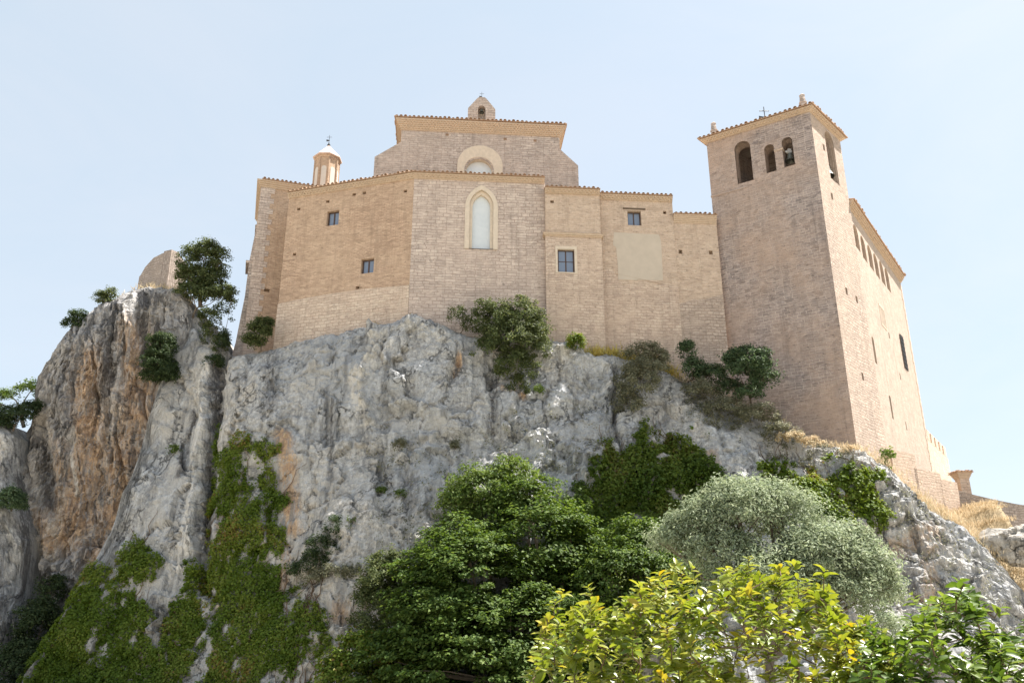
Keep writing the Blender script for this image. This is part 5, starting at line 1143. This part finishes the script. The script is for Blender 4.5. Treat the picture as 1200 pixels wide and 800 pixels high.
tag(blades('grass', b, .35, M['straw'], loc=b[0], width=.018), 'dry brown grass along the foot of the tower', 'grass', kind='stuff')
V2, nf2 = SURF['rock_outcrop']; t2 = V2[:, nf2 - 2:nf2 + 12].reshape(-1, 3); qx, qy = proj(t2); i = np.argwhere((qx > 140) & (qx < 225)).ravel(); b = t2[rng.choice(i, 1800)] + rng.normal(size=(1800, 3)) * np.array([.2, .2, 0])
tag(blades('grass', b, .4, M['straw'], loc=b[0], width=.018), 'straw coloured grass on top of the outcrop below the ruin', 'grass', kind='stuff')

def boulder(label, c, r, sq=(1, .8, .7)):
    u, v_ = np.meshgrid(np.linspace(0, 2 * np.pi, 49)[:-1], np.linspace(-np.pi / 2, np.pi / 2, 26), indexing='ij')
    d = np.stack([np.cos(u) * np.cos(v_), np.sin(u) * np.cos(v_), np.sin(v_)], 2).reshape(-1, 3); d1, d2, iv = worley(d * 1.3 + c, 4)
    p = np.array(c) + d * np.array(sq) * r * (1 + .25 * fbm(d * 1.2 + c, 4) + .3 * (iv - .5) - .12 * np.exp(-((d2 - d1) / .08) ** 2))[:, None]
    m = MB(); p = p.reshape(48, 26, 3)
    for i in range(48):
        for j in range(25): m.face([p[i, j], p[(i + 1) % 48, j], p[(i + 1) % 48, j + 1], p[i, j + 1]])
    return tag(m.build('boulder', M['pale_rock'], loc=c, smooth=True), label, 'rock')
boulder('pale grey boulder lodged in the dry slope at the far right', P(1192, 640, 49), 1.5, (1.2, .9, .75))
# foreground evergreen bushes: real leaves on real twigs
def laurel(label, outline, x0, x1, n, yr, base, mat, rmin=8, stems=5, ybot=860):
    t = thing('laurel_bush', label, 'bush', base); ox, oy = [p[0] for p in outline], [p[1] for p in outline]
    tips = []
    while len(tips) < n:
        x = random.uniform(x0, x1); yt = np.interp(x, ox, oy) + 16 * math.sin(x * .085) * math.sin(x * .031 + 1) + (random.uniform(-22, 0) if random.random() < .12 else 10); y = yt + 6 + (ybot - yt) * random.random() ** 1.25
        Y = random.uniform(*yr) + (.25 if y < yt + 25 else 0); tips.append(P(x, y, Y))
    tips = np.array(tips); base = np.array(base, float)
    m = MB(); nodes = []
    for k in range(stems):
        tgt = tips[rng.integers(len(tips))]; a = base + np.array([rng.normal() * .12, rng.normal() * .1, 0]); b2 = a + (tgt - a) * np.array([.75, .75, .8]); mid = (a + b2) / 2 + rng.normal(size=3) * .08
        pts = [a, (a + mid) / 2 + rng.normal(size=3) * .03, mid, (mid + b2) / 2 + rng.normal(size=3) * .04, b2]; m.tube(pts, [.022, .019, .016, .012, .008], 6)
        for s_ in np.linspace(.35, 1, 14):
            q = s_ * 4; i = min(int(q), 3); nodes.append(pts[i] + (pts[i + 1] - pts[i]) * (q - i))
    st = m.build('stem', M['twig'], t, smooth=True)
    nodes = np.array(nodes); m = MB(); C, Nn, A, S, RR = [], [], [], [], []
    for tp in tips[np.argsort(np.linalg.norm(tips - base, axis=1))]:
        dd = np.linalg.norm(nodes - tp, axis=1) + np.maximum(0, nodes[:, 2] - tp[2]) * 1.5; nd = nodes[np.argmin(dd)]
        md = (nd + tp) / 2 + rng.normal(size=3) * .02 + np.array([0, 0, -.015]); m.tube([nd, md, tp], [.0045, .0035, .002], 4, caps=False); nodes = np.vstack([nodes, md[None], (tp * .8 + md * .2)[None]])
        ax = tp - md; ax = ax / np.linalg.norm(ax) + np.array([0, 0, .9]) ; ax /= np.linalg.norm(ax)
        k = rng.integers(7, 13); tone = rng.random()
        for q in range(k):
            an = q * 2.4 + rng.normal() * .3; o1 = np.cross(ax, [0.3, .5, .1]); o1 /= np.linalg.norm(o1); o2 = np.cross(ax, o1); rad = o1 * math.cos(an) + o2 * math.sin(an)
            f_ = q / k; dirn = rad * (.9 - .5 * f_) + ax * (.42 + .8 * f_); dirn += rng.normal(size=3) * .15; dirn /= np.linalg.norm(dirn)
            C.append(tp - ax * .07 * (1 - f_)); A.append(dirn); nn = ax * 1.0 - rad * .3 + rng.normal(size=3) * .25; Nn.append(nn); S.append(rng.uniform(.055, .09) * (1.05 - .3 * f_)); RR.append(np.clip(.55 * tone + .45 * rng.random() + .12 * f_, 0, 1))
    m.build('twig', M['twig'], st)
    leaf_mesh('foliage', np.array(C), np.array(Nn), np.array(S), M[mat], t, aspect=.46, axis=np.array(A), fine=.6, rnd=np.array(RR))
    return t
laurel('yellow green leathery leaved bush close to the camera at bottom centre', [(620, 780), (630, 745), (650, 705), (690, 688), (740, 676), (772, 654), (815, 660), (860, 644), (900, 658), (950, 656), (975, 682), (1000, 722), (1040, 735), (1060, 745)], 622, 1055, 700, (4.5, 5.6), (1.15, 5.1, 0), 'leaf_laurel', stems=8)
laurel('darker green leathery leaved bush close to the camera at bottom right', [(1000, 760), (1040, 725), (1060, 705), (1090, 682), (1115, 670), (1150, 692), (1180, 720), (1210, 725), (1260, 740)], 1000, 1250, 340, (4.0, 4.9), (2.5, 4.6, 0), 'leaf_laurel_green', stems=6)
